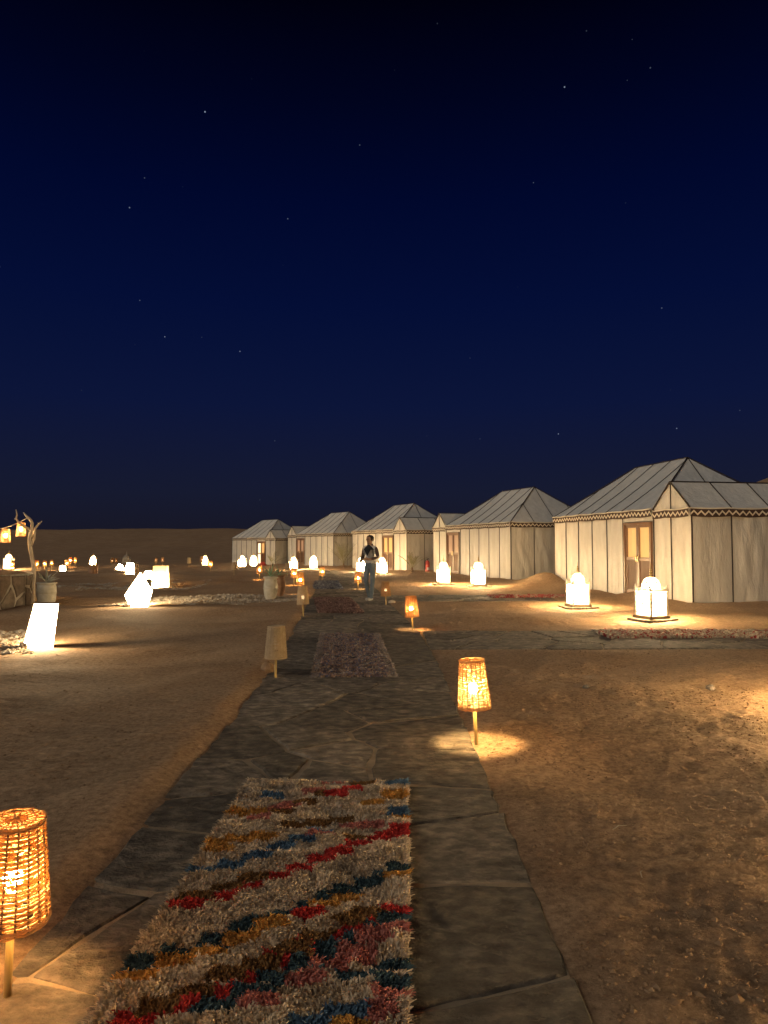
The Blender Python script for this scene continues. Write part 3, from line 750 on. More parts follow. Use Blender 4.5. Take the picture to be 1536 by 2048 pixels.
lantern(1156, 1214, 'white domed lantern at the left part of the largest tent', .12, slab='rough stone slab under the lantern at the left of the largest tent')
lantern(957, 1177, 'right one of the lantern pair in front of the second nearest tent', .1, slab='stone slab under the right lantern of the second nearest tent')
lantern(887, 1169, 'left one of the lantern pair by the second nearest tent door', .15, slab='stone slab under the left lantern of the second nearest tent')
lantern(764, 1151, 'right one of the lantern pair at the middle tent, under its door', .3, slab=None)
lantern(722, 1145, 'left one of the lantern pair at the middle tent, beside the person', .25, slab=None)
lantern(627, 1140, 'right one of the lantern pair in front of the fourth nearest tent', .2, slab=None)
lantern(587, 1141, 'left one of the lantern pair in front of the fourth nearest tent annex', .4, slab=None)
lantern(507, 1136, 'right one of the lantern pair in front of the farthest tent', .1, slab=None)
lantern(484, 1136, 'left one of the lantern pair in front of the farthest tent', .5, slab=None)
lantern(410, 1131, 'lone white domed lantern in the open left of the farthest tent', .3, slab=None)
lantern(186, 1133, 'white domed lantern behind the brown planter in the left distance', .35, slab=None, sc=1.05)
lantern(17, 1141, 'white domed lantern at the far left edge beyond the stone drum', .2, slab=None, sc=1.15)
lantern(253, 1136, 'unlit grey domed lantern in the left distance', .3, lit=False, slab=None, sc=1.1)
lantern(0, 0, 'white domed lantern beyond the right picture edge, the farther of that pair', .4, xy=(4.4, 6.3), slab=None)
lantern(0, 0, 'white domed lantern beyond the right picture edge, the nearer of that pair', .2, xy=(3.9, 1.5), slab=None)  # out of view, added to brighten the foreground sand and rug

# ------------------------------------------------------------------ parchment lanterns on the left
def poly_lantern(name, label, px, py, front, depth, rz=0.0, hole=None, glow='paper', sink=.03):
    """front: outline (x, z) in metres; glowing front and back skins, dark side walls"""
    x, y = G(px, py); t = thing(name, label, 'lantern', (x, y, tz(x, y) - sink), rz, 'parchment lanterns')
    n = len(front)
    for s_, nm in ((-1, 'front_skin'), (1, 'back_skin')):
        mb = MB(); mb.add([(p[0], s_ * depth / 2, p[1]) for p in front], [tuple(range(n))]); mb.build(nm, M[glow], t)
    for k in range(n):
        a_, b_ = front[k], front[(k + 1) % n]; v = Vector((b_[0] - a_[0], 0, b_[1] - a_[1])); l = v.length
        mb = MB(); Rm = Matrix.Rotation(-math.atan2(v.z, v.x), 3, 'Y')
        off = Rm @ Vector((0, 0, .0)); mb.box(((a_[0] + b_[0]) / 2, 0, (a_[1] + b_[1]) / 2), (l, depth + .012, .008), Rm); mb.build('side_wall', M['paper_edge'], t)
    return t
def rock_mesh(name, r, seed, flat=.7, m_=None):
    rr = random.Random(seed); mb = MB(); n = 9; prof = 6; vs = []; fs = []
    for j in range(prof + 1):
        ph = PI * j / prof
        for k in range(n):
            a = 2 * PI * k / n; q = r * (1 + rr.uniform(-.16, .16)); vs.append((q * math.sin(ph) * math.cos(a), q * math.sin(ph) * math.sin(a) * .85, q * math.cos(ph) * flat))
    for j in range(prof):
        for k in range(n): fs.append((j * n + k, j * n + (k + 1) % n, (j + 1) * n + (k + 1) % n, (j + 1) * n + k))
    return mb.add(vs, fs).mesh(name, m_ or M['rock'], False)
def rock(px, py, r, label, flat=.75, seed=1, dy=0.0, name='rock', m_=None):
    x, y = G(px, py); y += dy
    o = inst(name, rock_mesh(name, r, seed, flat, m_)); o.location = (x, y, tz(x, y) + r * flat * .45); o.rotation_euler = (0, 0, seed); return tag(o, label, 'rock')
poly_lantern('parchment_lantern', 'leaning four sided parchment lantern nearest the camera at left', 76, 1297, [(-.20, 0), (.20, 0), (.265, .64), (-.055, .655)], .26, .40)
rock(61, 1297, .062, 'round stone at the foot of the leaning parchment lantern', 1.0, 3, -.2)
poly_lantern('parchment_lantern', 'tall diamond shaped parchment lantern, five sided and glaring white', 278, 1217, [(-.17, 0), (.20, 0), (.305, .40), (.03, .83), (-.31, .30)], .26, .24)
rock(262, 1217, .10, 'dark stone at the left foot of the diamond lantern', .6, 4, -.26)
poly_lantern('parchment_lantern', 'tilted cube shaped parchment lantern behind the diamond lantern', 296, 1161, [(-.06, .0), (.14, .06), (.22, .27), (.12, .45), (-.12, .42), (-.20, .20)], .30, .3)
poly_lantern('parchment_lantern', 'rounded triangular parchment lantern in the left distance by the sand kerb', 241, 1145, [(-.24, 0), (.24, 0), (.26, .2), (.1, .5), (-.06, .54), (-.24, .26)], .4, .2)
poly_lantern('parchment_lantern', 'upright chunky parchment lantern in front of the unlit domed lantern', 264, 1149, [(-.24, 0), (.24, 0), (.26, .35), (.2, .56), (-.16, .58), (-.25, .3)], .4, -.2)
poly_lantern('parchment_lantern', 'smallest squat parchment lantern, a glowing block left of the brown planter', 127, 1142, [(-.18, 0), (.18, 0), (.16, .3), (.0, .36), (-.17, .3)], .3, .1)
# tapered slab lantern: parchment lit from inside by a bulb low in the box
x, y = G(321, 1176); t = thing('parchment_lantern', 'tall tapered slab parchment lantern, amber at its top, arched foot', 'lantern', (x, y, tz(x, y) - .02), .05, 'parchment lanterns')
for s_, nm in ((-1, 'front_skin'), (1, 'back_skin')):
    mb = MB(); mb.grid(lambda i, j: ((-.255 + .51 * i) * (1 - .12 * j), s_ * .15, .78 * j), 4, 6); mb.build(nm, M['paper_t'], t)
for s_ in (-1, 1):
    mb = MB(); mb.grid(lambda i, j: (s_ * .255 * (1 - .12 * j), -.15 + .3 * i, .78 * j), 3, 6); mb.build('side_skin', M['paper_t'], t)
mb = MB(); mb.tube([(-.225, -.152, .785), (.225, -.152, .785), (.225, .152, .785), (-.225, .152, .785)], .008, 5, closed=True); mb.build('top_rim', M['paper_edge'], t)
mb = MB(); mb.lathe([(.005, .10), (.045, .13), (.05, .18), (.03, .22), (.005, .24)], 10); mb.build('bulb', emis('slab_bulb', (1, .75, .4), 900), t, True)
mb = MB(); mb.grid(lambda i, j: (.07 * math.cos(PI * i) * (.05 + .95 * j), -.154, .07 * math.sin(PI * i) * (.05 + .95 * j)), 10, 1); mb.build('arched_opening', M['black'], t)  # flat black patch on the skin, painted as the dark of an opening

# ------------------------------------------------------------------ rugs
def rug(name, label, cx_fn, y0, y1, w_, col_fn, tuft, step, width, base_col, lift=.02, x0=None, horiz=False, jit=.6, zfn=None, lean=.5, wav=.0):
    """woven base plus a pile of real tufts; cx_fn(y) gives the left edge x (or, horizontally, the lower edge y)"""
    t = thing(name, label, 'rug', (0, 0, 0), 0, 'rugs laid on the paths')
    nu = max(2, int((y1 - y0) / step)); nv = max(2, int(w_ / step))
    s_, q_ = np.meshgrid((np.arange(nv) + .5) / nv, y0 + (np.arange(nu) + .5) * (y1 - y0) / nu); s_ = s_.ravel(); q_ = q_.ravel(); n = len(s_)
    s_ = s_ + rng.uniform(-jit, jit, n) / nv; q_ = q_ + rng.uniform(-jit, jit, n) * step
    edge = np.array([cx_fn(v) for v in q_]); wob = .012 * noise(q_ * 3.1, s_ * 0 + 2, 8) * (s_ * 2 - 1)
    A = edge + s_ * w_ + wob
    bx, by = (q_, A) if horiz else (A, q_)
    und = .014 * fbm(bx / .16, by / .13, 61, 2) + wav * noise(bx / .5, by / .22, 66)
    z0 = lift + und + (0 if zfn is None else zfn(bx, by))
    la = 2 * PI * (noise(bx / .075, by / .065, 63) * .8 + .28 * rng.uniform(-1, 1, n)) - PI / 2
    ln = tuft * rng.uniform(.7, 1.25, n); le = lean * rng.uniform(.5, 1.3, n)
    ex = np.where(s_ < .03, -1.0, np.where(s_ > .97, 1.0, 0)) * tuft * .6
    dx = np.cos(la) * le * ln; dy = np.sin(la) * le * ln
    if horiz: dy = dy + ex
    else: dx = dx + ex
    ang = rng.uniform(0, PI, n); wx = np.cos(ang) * width / 2; wy = np.sin(ang) * width / 2
    V = np.zeros((n, 6, 3)); c1 = rng.uniform(.35, .75, n); c2 = rng.uniform(.45, .95, n); tw = rng.uniform(.3, .7, n)
    V[:, 0] = np.stack([bx - wx, by - wy, z0 - .03], 1); V[:, 1] = np.stack([bx + wx, by + wy, z0 - .03], 1)
    V[:, 2] = np.stack([bx - wx * 1.1 + dx * .55, by - wy * 1.1 + dy * .55, z0 + ln * c1], 1); V[:, 3] = np.stack([bx + wx * 1.1 + dx * .55, by + wy * 1.1 + dy * .55, z0 + ln * c1], 1)
    V[:, 4] = np.stack([bx - wx * tw + dx * 1.35, by - wy * tw + dy * 1.35, z0 + ln * c2], 1); V[:, 5] = np.stack([bx + wx * tw + dx * 1.35, by + wy * tw + dy * 1.35, z0 + ln * c2], 1)
    col = col_fn(s_, q_); col = col * rng.uniform(.72, 1.22, (n, 1))
    F = np.zeros((n, 4, 3), int); o = np.arange(n)[:, None] * 6
    F[:, 0] = o + [0, 1, 3]; F[:, 1] = o + [0, 3, 2]; F[:, 2] = o + [2, 3, 5]; F[:, 3] = o + [2, 5, 4]
    me = bpy.data.meshes.new('pile'); me.vertices.add(n * 6); me.vertices.foreach_set('co', V.ravel())
    me.loops.add(n * 12); me.loops.foreach_set('vertex_index', F.ravel()); me.polygons.add(n * 4)
    me.polygons.foreach_set('loop_start', np.arange(0, n * 12, 3)); me.polygons.foreach_set('loop_total', np.full(n * 4, 3))
    ca = me.color_attributes.new('yarn', 'FLOAT_COLOR', 'POINT')
    cc = np.ones((n, 6, 4)); cc[:, :, :3] = col[:, None, :]; ca.data.foreach_set('color', cc.ravel())
    me.materials.append(M['yarn']); me.update(); me.validate()
    p = inst('pile', me, t); tag(p, kind='stuff')
    k = 24; mb = MB()
    def bp(i, j, z):
        v = y0 + (y1 - y0) * j; a_ = cx_fn(v) + w_ * i; u_ = (v, a_) if horiz else (a_, v)
        return (u_[0], u_[1], z + (0 if zfn is None else float(zfn(np.array([u_[0]]), np.array([u_[1]]))[0])))
    mb.grid(lambda i, j: bp(i, j, lift - .034), 6, k)
    ring = [(0, j / k) for j in range(k + 1)] + [(1, 1 - j / k) for j in range(k + 1)]
    vs = [bp(a_, b_, lift - .034) for a_, b_ in ring] + [bp(a_, b_, lift - .06) for a_, b_ in ring]; m_ = len(ring)
    mb.add(vs, [(i, (i + 1) % m_, m_ + (i + 1) % m_, m_ + i) for i in range(m_)])
    mb.build('backing', base_col, t)
    return t
m = mat('yarn', rough=.95, spec=.1); N, L, b = nodes(m); at_ = N.new('ShaderNodeAttribute'); at_.attribute_name = 'yarn'; L.new(at_.outputs['Color'], b.inputs['Base Color']); translucent(m, (.5, .4, .3), .38); M['yarn'] = m
L.new(at_.outputs['Color'], [n_ for n_ in N if n_.type == 'BSDF_TRANSLUCENT'][0].inputs[0])
BACK = vary(mat('rug_backing', rough=.95), (.14, .10, .07), (.26, .2, .15), 20, 4)
PAL = {'R': (.68, .075, .06), 'W': (.32, .17, .065), 'B': (.16, .25, .33), 'O': (.72, .38, .10), 'P': (.64, .25, .19), 'T': (.09, .14, .15)}
BLK = "R,0.09,2.93;R,0.20,3.00;R,0.29,3.08;R,0.40,3.15;R,0.51,3.22;R,0.59,3.31;R,0.67,3.37;R,0.75,3.47;R,0.83,3.55;R,0.90,3.61;R,0.97,3.66;W,0.10,3.00;W,0.21,3.09;W,0.31,3.16;W,0.74,3.55;B,0.05,3.25;B,0.17,3.31;B,0.28,3.37;B,0.38,3.47;B,0.47,3.54;B,0.55,3.63;O,0.03,3.51;O,0.15,3.55;O,0.27,3.58;O,0.07,3.90;O,0.17,3.93;O,0.08,3.45;O,0.92,4.18;O,0.80,4.05;O,0.98,3.87;P,0.19,3.83;P,0.32,4.02;P,0.43,4.21;P,0.54,4.42;P,0.28,3.95;P,0.72,3.72;P,0.81,3.74;P,0.55,3.59;W,0.30,3.90;W,0.41,4.04;W,0.53,4.16;W,0.40,3.72;W,0.51,3.78;W,0.64,3.83;W,0.72,4.37;R,0.67,4.26;R,0.58,4.16;B,0.93,4.35;B,0.96,3.92;B,0.20,4.16;T,0.06,2.52;T,0.16,2.60;T,0.28,2.67;T,0.38,2.76;T,0.52,2.82;T,0.61,2.90;T,0.67,2.98;T,0.74,3.04;T,0.83,3.11;T,0.91,3.19;T,0.98,3.26;O,0.06,2.44;O,0.16,2.53;O,0.27,2.59;O,0.37,2.68;O,0.46,2.75;O,0.66,2.90;O,0.74,2.97;O,0.97,3.17;R,0.60,2.82;R,0.14,2.24;R,0.27,2.29;R,0.38,2.36;R,0.46,2.44;R,0.54,2.53;R,0.64,2.60;R,0.73,2.67;R,0.81,2.74;R,0.88,2.81;R,0.95,2.87;W,0.29,2.36;W,0.38,2.45;W,0.47,2.51;W,0.19,2.30;W,0.58,2.59;W,0.66,2.67;W,0.77,2.77;W,0.84,2.83;T,0.38,2.29;T,0.48,2.36;T,0.56,2.44;T,0.64,2.52;T,0.73,2.60;T,0.83,2.67;T,0.89,2.73;T,0.95,2.81;T,0.82,2.47;T,0.95,2.42;T,0.95,2.53;P,0.52,2.31;P,0.65,2.44;P,0.72,2.53;P,0.81,2.59;P,0.87,2.67;P,0.96,2.72;P,0.95,2.34;P,0.89,2.26;P,0.84,2.26"
BLK = [(a_[0], float(a_.split(',')[1]), float(a_.split(',')[2])) for a_ in BLK.split(';')]
BLK += [(k_, s0_ + .1 * i_, t0_ + .065 * i_) for k_, s0_, t0_ in (('B', .0, 1.75), ('O', .02, 1.68), ('R', .1, 1.5), ('T', .1, 1.42)) for i_ in range(9)]
def rug1_col(s_, q_):
    n = len(s_); g = noise(s_ * 9, q_ * 11, 81); g2 = noise(s_ * 3.5, q_ * 4, 83)
    cream = np.array([.88, .71, .49]); grey = np.array([.70, .55, .38]); tan = np.array([.46, .33, .19])
    k1 = sstep(-.25, .35, g)[:, None]; c = cream * k1 + grey * (1 - k1); k2 = sstep(.3, .7, g2)[:, None] * .5; c = c * (1 - k2) + tan * k2
    fade = sstep(3.5, 4.1, q_)[:, None] * .35 * sstep(-.1, .4, noise(s_ * 6, q_ * 16, 89))[:, None]; c = c * (1 - fade) + np.array([.36, .36, .34]) * fade
    ss = s_ + .018 * noise(s_ * 14, q_ * 14, 85); qq = q_ + .02 * noise(s_ * 12, q_ * 12, 87)
    for key, bs, bt in BLK:
        far = 1.0 + .3 * (bt > 3.6)
        hit = (np.abs(ss - bs) < .070) & (np.abs(qq - bt) < .037 * far); c[hit] = PAL[key]
    return c
rug('rug', 'shaggy cream rug with diagonal red, blue and ochre blocks, nearest on the path', lambda v: .0325 * v - .97, 1.05, 4.40, .97, rug1_col, .018, .0058, .0075, BACK, lift=.05, wav=.022, lean=.55)
def bands(cols, fq, seed, dark=1.0):
    cols = np.array(cols)
    def f(s_, q_):
        k = (noise(s_ * fq[0], q_ * fq[1], seed) * .8 + .5 + .12 * noise(s_ * 30, q_ * 9, seed + 3)) * len(cols)
        return cols[np.clip(k.astype(int), 0, len(cols) - 1)] * dark
    return f
def rug2_col(s_, q_):
    c = bands([(.30, .23, .24), (.48, .32, .24), (.23, .23, .30), (.58, .41, .28), (.40, .28, .26), (.62, .53, .43), (.19, .16, .17)], (5, 16), 101)(s_, q_)
    e = (s_ < .09) | (s_ > .91); c[e] = c[e] * .5 + np.array([.22, .19, .16]); return c
rug('rug', 'dark purple and brown rag rug, second from the camera on the path', lambda v: -.81 - .062 * (v - 7.97), 7.97, 11.75, .96, rug2_col, .014, .0165, .02, BACK, lift=.03, lean=.9)
rug('rug', 'pinkish brown rug, third along the path, left of the person', lambda v: -1.41 - .12 * (v - 15.3), 15.3, 19.6, .98, bands([(.30, .18, .15), (.42, .28, .23), (.2, .12, .11), (.36, .24, .2)], (4, 12), 111), .024, .026, .03, BACK, lift=.03, lean=.9)
rug('rug', 'bluish grey rug, farthest along the path beyond the pinkish one', lambda v: -2.35 - .10 * (v - 23.5), 23.5, 28.5, 1.0, bands([(.2, .2, .24), (.34, .33, .33), (.14, .14, .18)], (4, 8), 121), .024, .036, .04, BACK, lift=.03, lean=.9, zfn=lambda x_, y_: hb(x_, y_))
rug('rug', 'cream rug flecked with red on the right side path near the largest tent', lambda v: 11.2 + .012 * v, 3.55, 8.6, .95, bands([(.52, .44, .34), (.46, .38, .28), (.40, .07, .06), (.58, .5, .38), (.5, .42, .32), (.6, .52, .4)], (9, 9), 131), .022, .024, .03, BACK, lift=.03, horiz=True)
rug('rug', 'red patterned rug before the sand mound by the second nearest tent', lambda v: 19.6 + .03 * v, 3.0, 5.2, 1.0, bands([(.5, .4, .3), (.42, .08, .07), (.46, .10, .09), (.52, .4, .3), (.44, .34, .26)], (5, 5), 141), .02, .03, .036, BACK, lift=.03, horiz=True)

# ------------------------------------------------------------------ loose stones, gravel and clods of sand
def scatter(name, pts, sizes, m_, label):
    n = len(pts); oct_ = np.array([[1, 0, 0], [0, 1, 0], [-1, 0, 0], [0, -1, 0], [0, 0, .8], [0, 0, -.8]], float)
    F0 = np.array([[0, 1, 4], [1, 2, 4], [2, 3, 4], [3, 0, 4], [1, 0, 5], [2, 1, 5], [3, 2, 5], [0, 3, 5]])
    a = rng.uniform(0, 2 * PI, n); c, s = np.cos(a), np.sin(a)
    V = oct_[None] * (sizes[:, None, None]) * rng.uniform(.65, 1.3, (n, 6, 1)); V[..., 0] *= rng.uniform(.8, 1.6, (n, 1)); V[..., 2] *= .7
    X_ = V[..., 0] * c[:, None] - V[..., 1] * s[:, None]; Y_ = V[..., 0] * s[:, None] + V[..., 1] * c[:, None]
    V = np.stack([X_ + pts[:, 0:1], Y_ + pts[:, 1:2], V[..., 2] + pts[:, 2:3] + sizes[:, None] * .25], -1)
    me = bpy.data.meshes.new(name); me.from_pydata(V.reshape(-1, 3).tolist(), [], (F0[None] + (np.arange(n) * 6)[:, None, None]).reshape(-1, 3).tolist())
    me.materials.append(m_); me.update(); o = inst(name, me); return tag(o, label, 'gravel', kind='stuff')
def spread(n, x0, x1, y0, y1, keep):
    x_ = rng.uniform(x0, x1, n); y_ = y0 * (y1 / y0) ** rng.uniform(0, 1, n); k = keep(x_, y_); x_, y_ = x_[k], y_[k]
    return np.stack([x_, y_, terr(x_, y_)], 1)
P = spread(42000, .6, 7.5, 1.7, 10.3, lambda a_, b_: (path_sd(a_, b_) > .14) & (np.abs(a_) < b_ * .62 + .4) & (noise(a_ / .6, b_ / .6, 151) > -.25))
scatter('sand_clods', P, rng.gamma(2.0, .0019, len(P)) + .002, M['clod'], 'crumbly clods and grit on the trampled sand right of the path')
P = spread(5000, -8, -1.2, 2.2, 15, lambda a_, b_: (path_sd(a_, b_) > .2) & (noise(a_ / .9, b_ / .9, 153) > .0))
scatter('sand_clods', P, rng.gamma(2.0, .0022, len(P)) + .0015, M['clod'], 'sparse grit on the dark sand left of the path')
def band_l(a_, b_): return np.abs(b_ - (18.6 + .35 * (a_ + 4))) < 1.25 + .6 * noise(a_ / .7, b_ / .5, 155)
P = spread(9000, -6.6, -2.2, 16.4, 21.5, lambda a_, b_: band_l(a_, b_) & (path_sd(a_, b_) > .1))
scatter('gravel', P, rng.gamma(2.5, .0075, len(P)) + .006, M['pebble'], 'pale gravel strip between the diamond lantern and the jars')
P = spread(2500, -11, -6.2, 22.5, 26, lambda a_, b_: noise(a_ / .9, b_ / .7, 157) > -.1)
scatter('gravel', P, rng.gamma(3.0, .008, len(P)) + .008, M['pebble'], 'dim gravel patch behind the left clay jar')
P = spread(1500, -7.2, -4.5, 9.6, 12.2, lambda a_, b_: a_ < -.52 * b_ + .3)
scatter('gravel', P, rng.gamma(3.0, .007, len(P)) + .006, M['pebble'], 'pale gravel at the left edge beside the leaning lantern')
rock(937, 1502, .028, 'small dark pebble on the path beside the bright near lamp', .7, 5)
rock(784, 1207, .09, 'pale stone on the sand right of the dim lamp by the person', .6, 6, m_=M['pebble'])
rock(536, 1345, .10, 'sandy lump of rock against the unlit lamp on the left edge', .8, 8, m_=M['clod'])
rock(1172, 1390 - 10, .035, 'small stone in the trampled sand right of the path', .7, 9)
rock(1420, 1378, .05, 'stone in the lamplit sand near the right edge', .7, 10)
rock(1200, 1176, .10, 'stone on the sand mound at the foot of the largest tent', .7, 12, m_=M['pebble'])
# dry twigs
for k_, (px, py, l_, a_, lb) in enumerate(((1240, 1672, .10, .5, 'pale straw lying on the sand right of the path'), (1285, 1768, .07, 1.2, 'short dry straw on the near right sand'))):
    x, y = G(px, py); mb = MB(); mb.tube([(-l_ / 2, 0, .004), (0, .008, .012), (l_ / 2, 0, .006)], [.002, .003, .001], 5); o = mb.build('straw', M['rope']); o.location = (x, y, tz(x, y) + .004); o.rotation_euler = (0, 0, a_); tag(o, lb, 'straw')

# ------------------------------------------------------------------ jars and plants
def jar(name, label, px, py, prof, m_, xy=None, bands_=()):
    x, y = xy or G(px, py); t = thing(name, label, 'jar', (x, y, tz(x, y) - .02), 0)
    mb = MB(); mb.lathe(prof, 26); mb.build('body', m_, t, True)
    zt = prof[-1][1]; rt = prof[-1][0]
    mb = MB(); mb.lathe([(rt - .02, zt - .03), (rt + .02, zt - .02), (rt + .025, zt + .005), (rt + .012, zt + .018), (rt - .015, zt + .012)], 26, cap=False); mb.build('rim', m_, t, True)
    for zb, rb in bands_:
        mb = MB(); mb.tube([((rb + .003) * math.cos(2 * PI * k / 26), (rb + .003) * math.sin(2 * PI * k / 26), zb) for k in range(26)], .011, 6, closed=True); mb.build('raised_band', m_, t, True)
    mb = MB(); mb.lathe([(.001, zt - .02), (rt - .01, zt - .02)], 20, cap=False); mb.build('soil', M['clod'], t)
    return t, (x, y, tz(x, y) - .02 + zt)
JP = [(.12, 0), (.125, .02), (.15, .1), (.175, .22), (.182, .33), (.178, .42), (.162, .50), (.15, .53), (.158, .57), (.165, .60)]
def leaf_mb(l_, w_, droop, tilt, az, curl=0.0):
    mb = MB(); n = 9; vs = []
    for k in range(n):
        t = k / (n - 1); r = l_ * (t * math.cos(tilt) + .12 * droop * t * t); z = l_ * (t * math.sin(tilt) - droop * t * t * .5)
        ww = w_ * (.55 + 1.2 * t - 1.75 * t * t) if t < .98 else .001; ww = max(ww, .0015)
        ca, sa = math.cos(az + curl * t), math.sin(az + curl * t)
        c = Vector((r * ca, r * sa, z)); sdv = Vector((-sa, ca, 0)); up = Vector((-math.sin(tilt) * ca, -math.sin(tilt) * sa, math.cos(tilt)))
        vs += [c + sdv * ww + up * ww * .45, c, c - sdv * ww + up * ww * .45, c - up * ww * .28]
    fs = []
    for k in range(n - 1):
        a_, b_ = 4 * k, 4 * k + 4
        for q in range(4): fs.append((a_ + q, a_ + (q + 1) % 4, b_ + (q + 1) % 4, b_ + q))
    return mb.add(vs, fs)
def agave(label, p, n, l_, w_, seed, spike=False, m_=None):
    r_ = random.Random(seed); t = thing('agave', label, 'plant', p, 0)
    for k in range(n):
        f_ = k / n; az = k * 2.4 + r_.uniform(-.2, .2); leaf_mb(l_ * r_.uniform(.75, 1.1), w_, r_.uniform(.1, .9) * (1 - f_ * .7), R(18 + 58 * f_ + r_.uniform(-8, 8)), az, r_.uniform(-.4, .4)).build('leaf', m_ or M['agave'], t, True)
    if spike: MB().tube([(0, 0, 0), (.02, 0, .3), (.01, 0, .62)], [.009, .006, .003], 6).build('flower_stalk', M['drift'], t)
    return t
j1, top1 = jar('clay_jar', 'pale ribbed clay jar with agave, the front one of two by the path', 541, 1204, JP, M['clay'], bands_=((.30, .182), (.50, .162)))
j2, top2 = jar('clay_jar', 'reddish clay jar half hidden behind the pale jar by the path', 557, 1198, JP, M['terracotta'], bands_=((.30, .182),))
agave('pale green agave spreading out of the front clay jar', top1, 13, .40, .026, 3, True)
agave('agave growing from the reddish jar behind', top2, 10, .36, .022, 5)
j3, top3 = jar('clay_jar', 'squat pale clay jar beside the stone drum at the left edge', 0, 0, [(.17, 0), (.175, .02), (.20, .12), (.215, .25), (.205, .27), (.205, .285), (.225, .30), (.215, .42), (.20, .54)], M['clay'], xy=(-8.0, 16.9), bands_=((.28, .205),))
agave('pale agave with upright pointed leaves in the squat jar at left', top3, 11, .42, .035, 8, m_=vary(mat('agave_grey', rough=.6), (.28, .27, .2), (.44, .42, .33), 5, 3))
j4, top4 = jar('planter', 'tall plain brown planter in front of a lantern in the left distance', 186, 1154, [(.17, 0), (.18, .02), (.20, .25), (.21, .48), (.215, .55)], M['terracotta'])
agave('small dark plant in the tall brown planter', top4, 9, .3, .02, 9, m_=M['palm'])
def palm(label, px, py, h_, n, seed, xy=None):
    x, y = xy or G(px, py); r_ = random.Random(seed); t = thing('palm', label, 'plant', (x, y, tz(x, y) - .02), 0)
    MB().lathe([(.07, 0), (.075, .06), (.05, .12), (.06, .18), (.03, .28)], 10).build('trunk', M['palmtrunk'], t)
    for k in range(n):
        az = k * 2.4 + r_.uniform(-.3, .3); ti = R(48 + 36 * (k / n) + r_.uniform(-7, 7)); l_ = h_ * r_.uniform(.75, 1.05); pts = []
        for q in range(9):
            u = q / 8; ang = ti - .75 * u * u; pts.append(Vector((l_ * u * math.cos(ti) + .15 * l_ * u * u, 0, .2 + l_ * u * math.sin(ti) - .22 * l_ * u * u)))
        Rm = Matrix.Rotation(az, 3, 'Z'); pts = [Rm @ p for p in pts]; mb = MB(); mb.tube(pts, [.010 * (1 - .8 * q / 8) for q in range(9)], 5)
        for q in range(2, 9):
            for q2 in (0, .5):
                if q == 8 and q2: continue
                p = pts[q].lerp(pts[min(q + 1, 8)], q2); d = (pts[min(q + 1, 8)] - pts[q - 1]).normalized(); sdv = d.cross(Vector((0, 0, 1))).normalized()
                for s_ in (-1, 1):
                    ll = h_ * .24 * (1.1 - .55 * abs((q + q2) / 8 - .45)); tip = p + (d * .8 + sdv * s_ * .62 + Vector((0, 0, .12))).normalized() * ll; wd = d * .011
                    md = (p + tip) / 2 + Vector((0, 0, .012)); mb.add([p - wd * .5, p + wd * .5, md + wd, tip, md - wd], [(0, 1, 2, 4), (4, 2, 3)])
        mb.build('frond', M['palm'], t)
    return t
palm('young palm against the hipped end of the fourth nearest tent', 687, 1137, 1.75, 11, 3)
palm('low young palm at the annex corner of the middle tent', 824, 1146, 1.05, 9, 5)
palm('thin sprouting palm before the annex of the farthest tent', 545, 1134, 1.1, 6, 7)

# ------------------------------------------------------------------ fire extinguisher, bag
x, y = G(855, 1146); t = thing('fire_extinguisher', 'red fire extinguisher standing at the annex wall of the middle tent', 'extinguisher', (x, y, tz(x, y) - .01), .5)
mb = MB(); mb.lathe([(.10, 0), (.115, .02), (.12, .06), (.12, .50), (.105, .57), (.06, .61), (.035, .63)], 20); mb.build('cylinder', M['red'], t, True)
mb = MB(); mb.tube([(0, 0, .63), (0, 0, .69)], .025, 10); mb.box((.03, 0, .70), (.14, .025, .02)); mb.box((.03, 0, .73), (.12, .022, .014)); mb.build('valve', M['black'], t)
mb = MB(); mb.tube([(-.03, 0, .66), (-.10, 0, .66), (-.145, 0, .58), (-.145, 0, .25), (-.14, 0, .18)], [.012, .012, .012, .012, .02], 8); mb.build('hose', M['black'], t)
mb = MB(); mb.grid(lambda i, j: (.1215 * math.cos(-2.4 + 1.3 * i), .1215 * math.sin(-2.4 + 1.3 * i), .12 + .14 * j), 8, 1); mb.build('label_sticker', M['white'], t)
x, y = G(526, 1131); o = inst('bag', rock_mesh('bag', .26, 17, .8, M['red'])); o.location = (x, y, tz(x, y) + .13); tag(o, 'red bag on the sand at the door of the farthest tent', 'bag')

# ------------------------------------------------------------------ stone drum, driftwood, hanging lamps
DC = (-10.2, 16.8); DR = 1.75; DH = .80
t = thing('stone_drum', 'round low wall of irregular stone cladding at the left edge, filled with sand', 'wall', (DC[0], DC[1], -.1), 0)
mb = MB(); mb.lathe([(DR - .02, 0), (DR - .02, DH + .1)], 72, cap=False); mb.build('mortar_core', M['wallmortar'], t, True)
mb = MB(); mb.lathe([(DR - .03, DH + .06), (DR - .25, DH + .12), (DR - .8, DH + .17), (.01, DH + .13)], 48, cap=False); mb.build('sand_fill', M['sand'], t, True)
r_ = random.Random(5); pts = []
circ = 2 * PI * DR
for i in range(26):
    for j in range(2): pts.append(((i + .5 + r_.uniform(-.35, .35)) * circ / 26, (j + .5 + r_.uniform(-.4, .4)) * (DH + .1) / 2))
for poly in voronoi(pts, (0, circ, 0, DH + .09)):
    stone('cladding_stone', poly, lambda a_, b_, c_: ((DR + c_) * math.cos(a_ / DR), (DR + c_) * math.sin(a_ / DR), b_), .02, t, M['wallstone'], r_, gap=.024, jit=.014, bev=.012, step=.12, tilt=.03)
